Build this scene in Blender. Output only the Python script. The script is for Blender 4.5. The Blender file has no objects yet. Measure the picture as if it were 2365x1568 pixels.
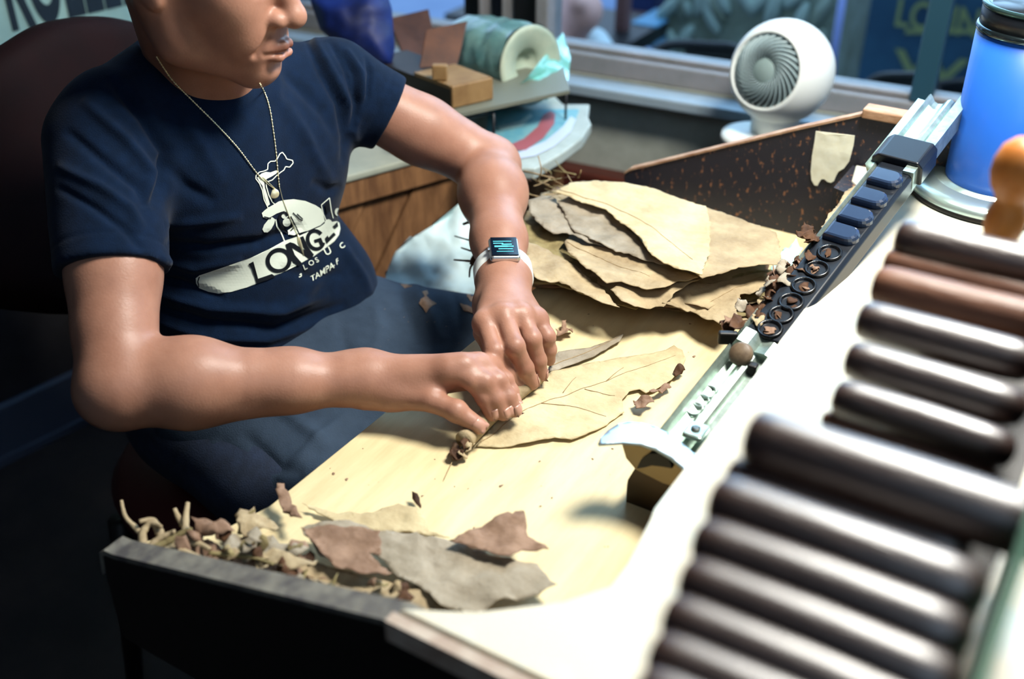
import bpy, bmesh, math, random
import numpy as np
from mathutils import Vector, Matrix, noise
from mathutils.geometry import delaunay_2d_cdt
from mathutils.bvhtree import BVHTree
random.seed(7)
SC = bpy.context.scene
COL = SC.collection
PI = math.pi

# ------------------------------------------------------------------ camera
FPX = 2480.0
PITCH = math.radians(32.3)
YAW = math.radians(31.5)
CX, CY = 1182.5, 784.0
TZ = 0.76                      # worktop height
F = np.array([-math.sin(YAW)*math.cos(PITCH), math.cos(YAW)*math.cos(PITCH), -math.sin(PITCH)])
R = np.array([math.cos(YAW), math.sin(YAW), 0.0])
U = np.cross(R, F)
C = np.array([0.0, 0.0, TZ+0.70])
cam_d = bpy.data.cameras.new('camera')
cam = bpy.data.objects.new('camera', cam_d); COL.objects.link(cam)
cam.matrix_world = Matrix(((R[0], U[0], -F[0], C[0]), (R[1], U[1], -F[1], C[1]), (R[2], U[2], -F[2], C[2]), (0, 0, 0, 1)))
cam_d.sensor_width = 36.0
cam_d.lens = FPX/2365.0*36.0
cam_d.clip_start = 0.02
cam_d.dof.use_dof = True
cam_d.dof.focus_distance = 1.23
cam_d.dof.aperture_fstop = 2.8
SC.camera = cam

# ------------------------------------------------------------------ light
SC.view_settings.view_transform = 'Standard'
SC.view_settings.look = 'None'
SC.view_settings.exposure = 0.0
SC.view_settings.gamma = 1.0
SC.view_settings.use_curve_mapping = False
W = bpy.data.worlds.new('world'); SC.world = W; W.use_nodes = True
bg = W.node_tree.nodes['Background']
bg.inputs[0].default_value = (0.42, 0.60, 0.86, 1)
bg.inputs[1].default_value = 2.2
def area_light(name, loc, target, size, power, color, shape='DISK'):
    d = bpy.data.lights.new(name, 'AREA'); d.energy = power; d.color = color; d.size = size; d.shape = shape
    o = bpy.data.objects.new(name, d); COL.objects.link(o); o.location = loc
    o.rotation_euler = (Vector(target)-Vector(loc)).to_track_quat('-Z', 'Y').to_euler()
    return o
area_light('ceiling_lamp_light', (-0.06, 1.16, 1.98), (-0.36, 0.80, 0.80), 0.40, 40.0, (1.0, 0.975, 0.90))
area_light('daylight_window_light', (-0.75, 2.9, 2.0), (-0.8, 1.2, 0.9), 1.6, 40.0, (0.42, 0.70, 1.0), 'SQUARE')
area_light('ceiling_fill_light', (0.6, -0.3, 2.5), (-0.7, 0.9, 0.9), 1.4, 12.0, (0.60, 0.78, 1.0), 'SQUARE')

# ------------------------------------------------------------------ helpers
def ray(x, y): return F + R*((x-CX)/FPX) + U*((CY-y)/FPX)
def onz(x, y, z=TZ):
    d = ray(x, y); return C + d*((z-C[2])/d[2])
def ony(x, y, Y):
    d = ray(x, y); return C + d*((Y-C[1])/d[1])
def onx(x, y, X):
    d = ray(x, y); return C + d*((X-C[0])/d[0])
def at(x, y, t): return C + ray(x, y)*t
def projv(P):
    d = np.asarray(P)-C; z = d@F
    return CX+FPX*(d@R)/z, CY-FPX*(d@U)/z, z
def lin(c):
    return tuple(((v/12.92) if v <= 0.04045 else ((v+0.055)/1.055)**2.4) for v in c)

MATS = {}
def mat(name, col, rough=0.6, metal=0.0, col2=None, scale=20.0, detail=4.0, bump=0.0, bscale=None, stretch=None,
        spec=0.5, trans=0.0, emit=None, estr=0.0, alpha=1.0, contrast=(0.35, 0.65), coat=0.0, sheen=0.0, sss=0.0, ior=1.45, kind='noise', attr=None):
    if name in MATS: return MATS[name]
    m = bpy.data.materials.new(name); m.use_nodes = True; MATS[name] = m
    nt = m.node_tree; b = nt.nodes['Principled BSDF']
    b.inputs['Base Color'].default_value = (*col, 1)
    b.inputs['Roughness'].default_value = rough
    b.inputs['Metallic'].default_value = metal
    b.inputs['Specular IOR Level'].default_value = spec
    b.inputs['Transmission Weight'].default_value = trans
    b.inputs['IOR'].default_value = ior
    b.inputs['Coat Weight'].default_value = coat; b.inputs['Coat Roughness'].default_value = .34 if coat > .9 else .1
    b.inputs['Sheen Weight'].default_value = sheen
    b.inputs['Alpha'].default_value = alpha
    if sss:
        b.inputs['Subsurface Weight'].default_value = sss
        b.inputs['Subsurface Radius'].default_value = (0.9, 0.35, 0.2)
        b.inputs['Subsurface Scale'].default_value = 0.006
    if emit:
        b.inputs['Emission Color'].default_value = (*emit, 1); b.inputs['Emission Strength'].default_value = estr
    tc = nt.nodes.new('ShaderNodeTexCoord'); src = tc.outputs['Object']
    if stretch or True:
        mp = nt.nodes.new('ShaderNodeMapping'); nt.links.new(src, mp.inputs[0])
        if stretch: mp.inputs['Scale'].default_value = stretch
        src = mp.outputs[0]
    if col2 is not None:
        if kind == 'voronoi':
            n = nt.nodes.new('ShaderNodeTexVoronoi'); n.feature = 'DISTANCE_TO_EDGE'; out = n.outputs['Distance']
        elif kind == 'wave':
            n = nt.nodes.new('ShaderNodeTexWave'); n.inputs['Distortion'].default_value = 6; n.inputs['Detail'].default_value = 3; out = n.outputs['Fac']
        else:
            n = nt.nodes.new('ShaderNodeTexNoise'); n.inputs['Detail'].default_value = detail; n.inputs['Roughness'].default_value = 0.62; out = n.outputs['Fac']
        n.inputs['Scale'].default_value = scale
        nt.links.new(src, n.inputs['Vector'])
        cr = nt.nodes.new('ShaderNodeValToRGB')
        cr.color_ramp.elements[0].position = contrast[0]; cr.color_ramp.elements[0].color = (*col, 1)
        cr.color_ramp.elements[1].position = contrast[1]; cr.color_ramp.elements[1].color = (*col2, 1)
        nt.links.new(out, cr.inputs[0])
        colout = cr.outputs[0]
        if attr:
            at_ = nt.nodes.new('ShaderNodeAttribute'); at_.attribute_name = attr
            mx = nt.nodes.new('ShaderNodeMix'); mx.data_type = 'RGBA'; mx.blend_type = 'MULTIPLY'; mx.inputs[0].default_value = 1.0
            nt.links.new(colout, mx.inputs[6]); nt.links.new(at_.outputs['Color'], mx.inputs[7]); colout = mx.outputs[2]
        nt.links.new(colout, b.inputs['Base Color'])
    if bump:
        n2 = nt.nodes.new('ShaderNodeTexNoise'); n2.inputs['Scale'].default_value = bscale or scale*3; n2.inputs['Detail'].default_value = 5
        nt.links.new(src, n2.inputs['Vector'])
        bp = nt.nodes.new('ShaderNodeBump'); bp.inputs['Strength'].default_value = bump; bp.inputs['Distance'].default_value = 0.002
        nt.links.new(n2.outputs['Fac'], bp.inputs['Height']); nt.links.new(bp.outputs['Normal'], b.inputs['Normal'])
    return m

def setp(o, label=None, cat=None, group=None, kind=None):
    if label: o['label'] = label
    if cat: o['category'] = cat
    if group: o['group'] = group
    if kind: o['kind'] = kind
    return o
def link_mesh(name, me, m=None, parent=None, smooth=False):
    o = bpy.data.objects.new(name, me); COL.objects.link(o)
    if m is not None and not me.materials: me.materials.append(m)
    if smooth: me.polygons.foreach_set('use_smooth', [True]*len(me.polygons))
    if parent is not None:
        o.parent = parent; o.matrix_parent_inverse = parent.matrix_basis.inverted()
    return o
def obj(name, bm, m, parent=None, smooth=False):
    me = bpy.data.meshes.new(name); bm.normal_update(); bm.to_mesh(me); bm.free()
    return link_mesh(name, me, m, parent, smooth)
def raw(name, vs, fs, m, parent=None, smooth=False):
    me = bpy.data.meshes.new(name); me.from_pydata([tuple(map(float, v)) for v in vs], [], fs); me.update()
    return link_mesh(name, me, m, parent, smooth)
def empty(name, loc, label=None, cat=None, group=None, kind=None):
    o = bpy.data.objects.new(name, None); COL.objects.link(o); o.location = [float(v) for v in loc]; o.empty_display_size = 0.05
    return setp(o, label, cat, group, kind)
def bevel_mod(o, w=0.002, seg=2):
    md = o.modifiers.new('bevel', 'BEVEL'); md.width = w; md.segments = seg; md.limit_method = 'ANGLE'; return o
def box(bm, c, s, rot=None):
    M = Matrix.Translation(Vector([float(v) for v in c])) @ (rot.to_4x4() if rot is not None else Matrix.Identity(4)) @ Matrix.Diagonal((s[0], s[1], s[2], 1))
    bmesh.ops.create_cube(bm, size=1.0, matrix=M)
def mkbox(name, c, s, m, parent=None, rot=None, bev=0.002):
    bm = bmesh.new(); box(bm, c, s, rot); o = obj(name, bm, m, parent)
    if bev: bevel_mod(o, bev)
    return o
def basis(z, hint=(0, 0, 1)):
    z = Vector(z).normalized(); h = Vector(hint)
    if abs(z.dot(h)) > 0.97: h = Vector((1, 0, 0))
    x = h.cross(z).normalized(); y = z.cross(x)
    return Matrix((x, y, z)).transposed()
def lathe(bm, prof, c=(0, 0, 0), axis=(0, 0, 1), seg=48, caps=True):
    B = basis(axis) if tuple(axis) != (0, 0, 1) else Matrix.Identity(3)
    rings = []
    for r, h in prof:
        rings.append([bm.verts.new(Vector([float(v) for v in c]) + B @ Vector((r*math.cos(2*PI*k/seg), r*math.sin(2*PI*k/seg), h))) for k in range(seg)])
    for a, b in zip(rings, rings[1:]):
        for k in range(seg): bm.faces.new((a[k], a[(k+1) % seg], b[(k+1) % seg], b[k]))
    if caps:
        bm.faces.new(rings[0][::-1]); bm.faces.new(rings[-1])
def tube(bm, pts, rad, seg=8, flat=1.0):
    pts = [Vector([float(v) for v in p]) for p in pts]
    n = len(pts); rs = rad if isinstance(rad, (list, tuple)) else [rad]*n
    rings = []; up = None
    for i, p in enumerate(pts):
        t = (pts[min(i+1, n-1)]-pts[max(i-1, 0)]).normalized()
        if up is None: up = Vector((0, 0, 1)) if abs(t.z) < 0.9 else Vector((1, 0, 0))
        x = t.cross(up).normalized(); y = x.cross(t).normalized(); up = y
        rings.append([bm.verts.new(p + x*rs[i]*math.cos(2*PI*k/seg) + y*rs[i]*flat*math.sin(2*PI*k/seg)) for k in range(seg)])
    for a, b in zip(rings, rings[1:]):
        for k in range(seg): bm.faces.new((a[k], a[(k+1) % seg], b[(k+1) % seg], b[k]))
    bm.faces.new(rings[0][::-1]); bm.faces.new(rings[-1])
def mktube(name, pts, rad, m, parent=None, seg=8, flat=1.0):
    bm = bmesh.new(); tube(bm, pts, rad, seg, flat); return obj(name, bm, m, parent, True)
def smoothpath(pts, n=8):
    pts = [Vector([float(v) for v in p]) for p in pts]; out = []
    for i in range(len(pts)-1):
        p0 = pts[max(i-1, 0)]; p1 = pts[i]; p2 = pts[i+1]; p3 = pts[min(i+2, len(pts)-1)]
        for k in range(n):
            t = k/n
            out.append(0.5*((2*p1)+(p2-p0)*t+(2*p0-5*p1+4*p2-p3)*t*t+(3*p1-p0-3*p2+p3)*t**3))
    out.append(pts[-1]); return out
def prism(bm, poly, z0, z1):
    a = [bm.verts.new((float(p[0]), float(p[1]), z0)) for p in poly]
    b = [bm.verts.new((float(p[0]), float(p[1]), z1)) for p in poly]
    n = len(a)
    for i in range(n): bm.faces.new((a[i], a[(i+1) % n], b[(i+1) % n], b[i]))
    bm.faces.new(a[::-1]); bm.faces.new(b)
    bmesh.ops.recalc_face_normals(bm, faces=bm.faces[:])
def slab(bm, p0, du, dv, dn):   # parallelepiped
    p0, du, dv, dn = [Vector([float(q) for q in v]) for v in (p0, du, dv, dn)]
    v = [bm.verts.new(p0+du*i+dv*j+dn*k) for k in (0, 1) for j in (0, 1) for i in (0, 1)]
    for f in ((0, 2, 3, 1), (4, 5, 7, 6), (0, 1, 5, 4), (2, 6, 7, 3), (0, 4, 6, 2), (1, 3, 7, 5)): bm.faces.new([v[i] for i in f])
    bmesh.ops.recalc_face_normals(bm, faces=bm.faces[:])
def nz(p, s=1.0, seed=0.0): return noise.noise(Vector((float(p[0])*s+seed, float(p[1])*s-seed*0.7, float(p[2])*s+seed*1.3)))

# inside test + CDT triangulation of a 2D polygon with interior points
def inside(poly, q):
    x, y = q; c = False; n = len(poly)
    for i in range(n):
        x1, y1 = poly[i]; x2, y2 = poly[(i+1) % n]
        if (y1 > y) != (y2 > y) and x < (x2-x1)*(y-y1)/(y2-y1)+x1: c = not c
    return c
def tri2d(poly, step, extra=()):
    vs = [Vector((float(p[0]), float(p[1]))) for p in poly]; n = len(vs)
    xs = [p[0] for p in poly]; ys = [p[1] for p in poly]
    y = min(ys)+step*0.5; row = 0
    while y < max(ys):
        x = min(xs)+step*(0.5 if row % 2 else 0.1)
        while x < max(xs):
            if inside(poly, (x, y)):
                vs.append(Vector((x+random.uniform(-.15, .15)*step, y+random.uniform(-.15, .15)*step)))
            x += step
        y += step*0.87; row += 1
    for e in extra: vs.append(Vector(e))
    r = delaunay_2d_cdt(vs, [], [list(range(n))], 1, 1e-7)
    return [tuple(v) for v in r[0]], [tuple(f) for f in r[2]]
def rough_outline(pts, step, amp, seed=0, closed=True):
    out = []; n = len(pts)
    for i in range(n if closed else n-1):
        a = np.array(pts[i], float); b = np.array(pts[(i+1) % n], float)
        k = max(1, int(np.linalg.norm((b-a)[:2])/step))
        d = b-a; nn = np.array([-d[1], d[0]])/(np.linalg.norm(d[:2])+1e-9)
        for j in range(k):
            p = a+d*j/k
            q = amp*(noise.noise(Vector((p[0]*0.9/step, p[1]*0.9/step, seed)))+0.6*noise.noise(Vector((p[0]*0.3/step, p[1]*0.3/step, seed+5))))
            p = p.copy(); p[0] += nn[0]*q; p[1] += nn[1]*q
            out.append(p)
    return out

# ------------------------------------------------------------------ materials
m_floor = mat('floor_dark', lin((.20, .17, .16)), .55, col2=lin((.12, .11, .11)), scale=6)
m_wall = mat('wall_plaster', lin((.68, .70, .66)), .8, col2=lin((.63, .65, .61)), scale=30, bump=.15)
m_walldark = mat('wall_dark_paint', lin((.17, .16, .17)), .8, col2=lin((.14, .13, .14)), scale=20)
m_frame = mat('window_frame_paint', lin((.56, .55, .56)), .5, col2=lin((.50, .50, .50)), scale=14)
m_sill = mat('sill_paint', lin((.62, .68, .72)), .45, col2=lin((.56, .63, .68)), scale=10)
m_redwood = mat('dark_red_wood', lin((.36, .16, .11)), .5, col2=lin((.24, .10, .08)), scale=10, stretch=(1, 8, 8))
m_cedar = mat('cedar_planks', lin((.57, .41, .27)), .6, col2=lin((.41, .28, .18)), scale=9, stretch=(6, 6, 1.2), bump=.2)
m_counter = mat('counter_laminate', lin((.66, .68, .62)), .5, col2=lin((.60, .62, .57)), scale=18)
m_board = mat('worktop_wood', lin((.86, .80, .63)), .62, col2=lin((.77, .69, .52)), scale=34, detail=8, stretch=(1.4, .22, 1), bump=.25, bscale=120, contrast=(.30, .75))
m_ledge = mat('ledge_wood', lin((.80, .77, .69)), .5, col2=lin((.68, .76, .76)), scale=9, detail=6, contrast=(.50, .72))
m_sidep = mat('worn_black_paint', lin((.14, .145, .19)), .5, col2=lin((.55, .38, .27)), scale=135, detail=5, contrast=(.585, .66), bump=.3, stretch=(1, 1, .6))
m_sideb = mat('shade_black_paint', lin((.06, .055, .05)), .6)  # dark paint taken to black: shade on the near board's face put into colour
m_raw = mat('raw_wood_edge', lin((.76, .62, .50)), .6, col2=lin((.62, .46, .34)), scale=30, stretch=(1, 3, 3))
m_greyedge = mat('worn_grey_edge', lin((.48, .47, .43)), .6, col2=lin((.30, .29, .29)), scale=40)
m_tape = mat('masking_tape', lin((.98, .98, .90)), .6, col2=lin((.94, .93, .83)), scale=60)
m_alu = mat('aluminium', lin((.78, .84, .80)), .32, .8, col2=lin((.62, .69, .65)), scale=60, bump=.1)
m_steel = mat('polished_steel', lin((.86, .89, .90)), .2, 1.0)
m_blackpl = mat('black_plastic', lin((.07, .09, .12)), .32)
m_dark = mat('dark_iron', lin((.10, .09, .08)), .5, .3)
m_white = mat('white_plastic', lin((.93, .95, .93)), .35)
m_black = mat('black_metal', lin((.06, .07, .09)), .45)

# ------------------------------------------------------------------ setting
def struct(name, bm, m, parent=None, smooth=False):
    o = obj(name, bm, m, parent, smooth)
    if parent is None: o['kind'] = 'structure'
    return o
bm = bmesh.new(); box(bm, (0.3, 0.5, -0.02), (5.2, 5.0, 0.04)); struct('floor', bm, m_floor)
bm = bmesh.new(); box(bm, (0.3, 0.3, 2.75), (5.2, 4.6, 0.06)); struct('ceiling', bm, m_walldark)
bm = bmesh.new(); box(bm, (2.9, 0.5, 1.36), (0.08, 5.0, 2.75)); struct('wall_right', bm, m_walldark)
bm = bmesh.new(); box(bm, (0.3, -1.96, 1.36), (5.2, 0.08, 2.75)); struct('wall_front', bm, m_walldark)
# left wall (carries the painted sign)
wl0 = Vector((-1.86, 1.2, 0)); wld = Vector((.16, .987, 0)).normalized(); wln = Vector((-wld.y, wld.x, 0))
bm = bmesh.new(); slab(bm, wl0-wld*3.2, wld*3.98, wln*0.1, (0, 0, 2.6)); struct('wall_left', bm, m_walldark)
bm = bmesh.new(); slab(bm, wl0-wld*3.2-wln*.02, wld*3.8, wln*0.02, (0, 0, .13)); slab(bm, wl0-wld*3.2-wln*.028, wld*3.8, wln*0.012, (0, 0, .018))
struct('baseboard_left', bm, mat('baseboard_paint', lin((.30, .33, .40)), .5))
# back wall with the shop window, turned five degrees
P0 = Vector(at(1500, 200, 2.12)); wd = Vector((-.996, -.087, 0)).normalized(); wn = Vector((-wd.y, wd.x, 0))  # wn points into the room?
if wn.y > 0: wn = -wn
ZS = P0.z                                   # sill top
def WP(u, d, z): return Vector((P0.x, P0.y, 0)) - wd*u + wn*d + Vector((0, 0, z))   # u to the right, d into the room
SILL_D = .055
bm = bmesh.new(); slab(bm, WP(-1.6, -.12, 0), -wd*4.2, wn*.12, (0, 0, ZS)); struct('wall_back', bm, m_wall)
bm = bmesh.new(); slab(bm, WP(-1.6, -.12, ZS+1.5), -wd*4.2, wn*.12, (0, 0, .6)); struct('wall_back_header', bm, m_wall)
bm = bmesh.new(); slab(bm, WP(-1.6, -.01, ZS-.022), -wd*4.2, wn*(SILL_D+.01), (0, 0, .022)); s = struct('trim_1', bm, m_sill); bevel_mod(s, .004)
# window frame, mullions, glass
win = empty('window_1', WP(0, -.05, ZS), kind='structure')
def wbar(u0, u1, z0, z1, d0=-.09, d1=-.015, m=m_frame, name='window_frame'):
    bm = bmesh.new(); slab(bm, WP(u0, d0, z0), -wd*(u1-u0), wn*(d1-d0), (0, 0, z1-z0)); o = obj(name, bm, m, win); bevel_mod(o, .004); return o
wbar(-1.6, 2.6, ZS, ZS+.040)
wbar(-1.6, 2.6, ZS+.04, ZS+.05, -.08, -.035)
def u_at(px, py, d=-.03):      # where the window plane meets the pixel ray
    o = WP(0, d, 0); r = ray(px, py); t = ((o.x-C[0])*wn.x+(o.y-C[1])*wn.y)/(r[0]*wn.x+r[1]*wn.y)
    p = C+r*t; return float(-(Vector(p)-o).dot(wd)), float(p[2])
for pa, pb in ((1243, 1272), (1112, 1122), (1166, 1172)):
    a = u_at(pa, 30)[0]; b = u_at(pb, 30)[0]
    wbar(a, b, ZS+.04, ZS+1.5)
a = u_at(1175, 20)[0]; b = u_at(1243, 20)[0]
wbar(a, b, ZS+.04, ZS+1.5, -.08, -.05, m_black, 'shutter_panel')
a = u_at(1060, 20)[0]; b = u_at(1112, 20)[0]
wbar(a, b, ZS+.04, ZS+1.5, -.08, -.05, m_black, 'shutter_panel')
wbar(u_at(1122, 20)[0], u_at(1166, 20)[0], ZS+.04, ZS+1.5, -.08, -.055, mat('navy_metal', lin((.12, .14, .2)), .5), 'shutter_panel')
# corner post of clear plastic / metal at right
a = u_at(2135, 60)[0]; b = u_at(2190, 60)[0]
wbar(a, b, ZS+.04, ZS+1.5, -.085, -.02, mat('teal_frame', lin((.16, .30, .36)), .4))
m_glass = mat('window_glass', (.9, .97, 1.0), .02, trans=1.0, ior=1.02, spec=.3)
wbar(-1.6, a, ZS+.05, ZS+1.5, -.055, -.050, m_glass, 'pane')
wbar(b, 2.6, ZS+.05, ZS+1.5, -.055, -.050, m_glass, 'pane')
# dark red wooden ledge low on the back wall
u0, z_ = u_at(1240, 345, 0)
bm = bmesh.new(); slab(bm, WP(u0-.6, 0, z_-.05), -wd*1.5, wn*.05, (0, 0, .04)); slab(bm, WP(u0-.6, 0, z_-.5), -wd*1.5, wn*.028, (0, 0, .45)); s = struct('trim_2', bm, m_redwood); bevel_mod(s, .006)

# counter with diagonal cedar planks, left of the bench
dL = Vector((.383, .924, 0)).normalized(); nL = Vector((-dL.y, dL.x, 0))
PL = Vector((-1.02, 1.275, 0)); CZ = .775
cnt = empty('side_counter', PL, 'low counter faced with diagonal cedar boards behind the seated man', 'counter')
def CP(u, d, z): return PL + dL*u + nL*d + Vector((0, 0, z))
bm = bmesh.new()
ya = CP(-.16, -.012, 0); yb = CP(.38, -.012, 0)
poly = [ya, yb, CP(.38, .14, 0)+Vector((-.1, .15, 0)), CP(-.10, .62, 0), CP(-.16, .60, 0)]
prism(bm, [(p.x, p.y) for p in poly], CZ-.012, CZ); o = obj('counter_top', bm, m_counter, cnt); bevel_mod(o, .003)
bm = bmesh.new(); slab(bm, CP(-.16, -.008, CZ-.055), dL*.54, nL*.02, (0, 0, .043)); o = obj('front_rail', bm, m_cedar, cnt); bevel_mod(o, .002)
bm = bmesh.new(); slab(bm, CP(-.16, .016, 0), dL*.54, nL*.02, (0, 0, CZ-.02)); obj('backing_panel', bm, m_dark, cnt)
sh = .62; zt = CZ-.058; zb = 0.02; k = 0
u = -.30
while u < .85:
    w = .088; bm = bmesh.new(); d = .002+.003*(k % 2)
    A = []
    for (uu, z) in ((u, zt), (u+w-.004, zt), (u+w-.004-sh*(zt-zb), zb), (u-sh*(zt-zb), zb)):
        A.append((uu, z))
    cl = []                       # clip to -.55 < u < .45
    for lim, sg in ((-.16, 1), (.37, -1)):
        src = A if not cl else cl; out = []
        for i in range(len(src)):
            p, q = src[i], src[(i+1) % len(src)]
            ip = (p[0]-lim)*sg >= 0; iq = (q[0]-lim)*sg >= 0
            if ip: out.append(p)
            if ip != iq:
                t = (lim-p[0])/(q[0]-p[0]); out.append((lim, p[1]+t*(q[1]-p[1])))
        cl = out
        if not cl: break
    if len(cl) >= 3:
        f0 = [bm.verts.new(CP(p[0], d, p[1])) for p in cl]; f1 = [bm.verts.new(CP(p[0], .016, p[1])) for p in cl]
        bm.faces.new(f0); bm.faces.new(f1[::-1])
        for i in range(len(cl)): bm.faces.new((f0[i], f1[i], f1[(i+1) % len(cl)], f0[(i+1) % len(cl)]))
        bmesh.ops.recalc_face_normals(bm, faces=bm.faces[:])
        obj('plank', bm, m_cedar, cnt)
    else: bm.free()
    u += w; k += 1

# ------------------------------------------------------------------ rolling bench
YN, YF = .425, 1.40; LZ = TZ+.125; XE = -.246
bench = empty('rolling_bench', (-.45, .95, 0), 'worn wooden cigar rolling bench with pale worktop and dark side boards', 'workbench')
edge = [(-.625, YF), (-.617, .93), (-.622, .56), (-.640, .50), (-.685, .465), (-.700, .437)]
bm = bmesh.new(); prism(bm, [(-.10, .437)]+[(-.10, YF)]+edge, TZ-.022, TZ); o = obj('worktop', bm, m_board, bench); bevel_mod(o, .0015)
# raised ledge, flared at both ends
near = [onz(1500, 1200, LZ), onz(1448, 1300, LZ), onz(1408, 1352, LZ), onz(1300, 1388, LZ), onz(1100, 1412, LZ)]
pl = [(XE, 1.295), (XE, .62)] + [(p[0], p[1]) for p in near] + [(-.356, YN), (-.02, YN), (.02, .47), (.30, .47), (.30, 1.60), (-.185, 1.60), (-.185, 1.395), (-.310, 1.395), (-.300, 1.34), (-.262, 1.30)]
pl[1] = (XE, .62)
bm = bmesh.new(); prism(bm, pl, LZ-.02, LZ); o = obj('raised_ledge', bm, m_ledge, bench); bevel_mod(o, .002)
bm = bmesh.new(); box(bm, (XE+.03, .91, TZ+.052), (.018, .95, .105)); obj('riser', bm, m_redwood, bench)
def side_board(y0, y1, prof, zbot):
    bm = bmesh.new()
    a = [bm.verts.new((x, y0, z)) for x, z in prof]+[bm.verts.new((prof[-1][0], y0, zbot)), bm.verts.new((prof[0][0], y0, zbot))]
    b = [bm.verts.new((v.co.x, y1, v.co.z)) for v in a]
    n = len(a); bm.faces.new(a); bm.faces.new(b[::-1])
    for i in range(n): bm.faces.new((a[i], b[i], b[(i+1) % n], a[(i+1) % n]))
    bmesh.ops.recalc_face_normals(bm, faces=bm.faces[:]); return bm
t1 = ony(240, 1262, YN); k1 = ony(920, 1430, YN)
# near side board
prof = [(t1[0]-.004, TZ-.012), (t1[0], t1[2]-.006), (t1[0]+.008, t1[2]+.001), (t1[0]+.02, t1[2]+.002), (k1[0], k1[2]), (0.0, k1[2])]
o = obj('side_board', side_board(YN-.004, YN+.014, [(x, z-.003) for x, z in prof], TZ-.10), m_sideb, bench); bevel_mod(o, .002); o['label'] = 'near side board of dark paint blackened for shade, with worn grey top'
bm = bmesh.new()
for i in range(len(prof)-1):
    a, b = prof[i], prof[i+1]
    slab(bm, (a[0], YN-.006, a[1]-.003), (b[0]-a[0], 0, b[1]-a[1]), (0, .022, 0), (0, 0, .006))
obj('worn_top_edge', bm, m_greyedge, bench)
bm = bmesh.new(); box(bm, ((k1[0]+0)/2, YN-.010, LZ-.009), (-k1[0], .010, .020)); obj('edge_strip', bm, mat('pale_worn_edge', lin((.72, .67, .61)), .6, col2=lin((.60, .52, .46)), scale=30), bench)
# far side board
def FB(px, py): p = ony(px, py, YF); return (p[0], p[2])
prof = [FB(1448, 440), FB(1440, 412), FB(1443, 398), FB(1456, 390), FB(1500, 380), FB(1700, 331), FB(1850, 295), FB(2000, 262), FB(2215, 300+12)]
prof.append((prof[-1][0]+.012, prof[-1][1]))
o = obj('side_board', side_board(YF, YF+.014, prof, TZ-.02), m_sidep, bench); bevel_mod(o, .0015)
o['label'] = 'far side board of chipped dark paint'
# bare wood along its worn top edge
bm = bmesh.new()
for i in range(2, 7):
    a, b = prof[i], prof[i+1]
    slab(bm, (a[0], YF-.0015, a[1]-.0022), (b[0]-a[0], 0, b[1]-a[1]), (0, .014, 0), (0, 0, .0034))
obj('bare_wood_edge', bm, m_raw, bench)
bm = bmesh.new(); zc = prof[-2][1]; slab(bm, (prof[7][0]-.004, YF-.006, zc), (prof[8][0]-prof[7][0]+.004, 0, 0), (0, .028, 0), (0, 0, .013)); o = obj('cap_strip', bm, m_raw, bench); bevel_mod(o, .002)
# masking tape
tp = [(1885, 302), (1975, 312), (1972, 335), (1962, 372), (1950, 388), (1938, 395), (1932, 405), (1927, 417), (1920, 421), (1912, 419), (1905, 413), (1898, 413), (1893, 420), (1889, 428), (1882, 427), (1875, 415), (1873, 395), (1876, 360), (1882, 325)]
q = [FB(*p) for p in tp]
vs, fs = tri2d(q, .006)
bm = bmesh.new(); vv = [bm.verts.new((v[0], YF-.0012-.0006*nz((v[0]*60, v[1]*60, 0)), v[1])) for v in vs]
for f in fs: bm.faces.new([vv[i] for i in f])
bmesh.ops.recalc_face_normals(bm, faces=bm.faces[:])
o = obj('masking_tape', bm, m_tape); md = o.modifiers.new('s', 'SOLIDIFY'); md.thickness = .0006
setp(o, 'torn piece of cream masking tape stuck on the dark side board', 'tape')
# bench underframe
for (x, y) in ((-.58, .46), (-.58, 1.36), (.25, .49), (.25, 1.56)):
    mkbox('leg', (x, y, .37), (.05, .05, .73), m_redwood, bench)
# shelf end block of the ledge (worn speckled face)
bm = bmesh.new(); slab(bm, (-.314, 1.31, LZ-.032), (.05, -.02, 0), (0, .085, 0), (0, 0, .03)); obj('ledge_end_block', bm, m_sidep, bench)

# patches of blue-white stain on the ledge are colour of the ledge itself

# ------------------------------------------------------------------ implicit modelling
def v3(p): return np.array([float(p[0]), float(p[1]), float(p[2])])
class Prim:
    def __init__(s, fn, c, r, k=.02, op='u'): s.fn = fn; s.c = v3(c); s.r = r; s.k = k; s.op = op
def cone(a, b, ra, rb, k=.02, op='u', flat=None):
    a = v3(a); b = v3(b); d = b-a; L2 = float(d@d)
    if flat is not None: fn_, fs = v3(flat[0])/np.linalg.norm(v3(flat[0])), flat[1]
    def f(P):
        q = P-a
        if flat is not None:
            q = q + (q@fn_)[:, None]*fn_*(fs-1.0)
            dd = d + (d@fn_)*fn_*(fs-1.0)
        else: dd = d
        t = np.clip((q@dd)/(dd@dd), 0, 1)
        return np.sqrt(((q-t[:, None]*dd)**2).sum(1)) - (ra+(rb-ra)*t)
    return Prim(f, (a+b)/2, math.sqrt(L2)/2+max(ra, rb), k, op)
def ell(c, r, k=.02, op='u', B=None):
    c = v3(c); r = v3(r)
    Bm = None if B is None else np.array(B)      # columns = axes
    def f(P):
        q = P-c
        if Bm is not None: q = q@Bm
        k0 = np.sqrt(((q/r)**2).sum(1)); k1 = np.sqrt(((q/(r*r))**2).sum(1))+1e-9
        return k0*(k0-1.0)/k1
    return Prim(f, c, float(r.max()), k, op)
def cut(p, n, k=.003):      # remove everything on the +n side
    p = v3(p); n = v3(n)/np.linalg.norm(v3(n))
    return Prim(lambda P: (P-p)@n, p, 1e9, k, 'i')
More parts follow.
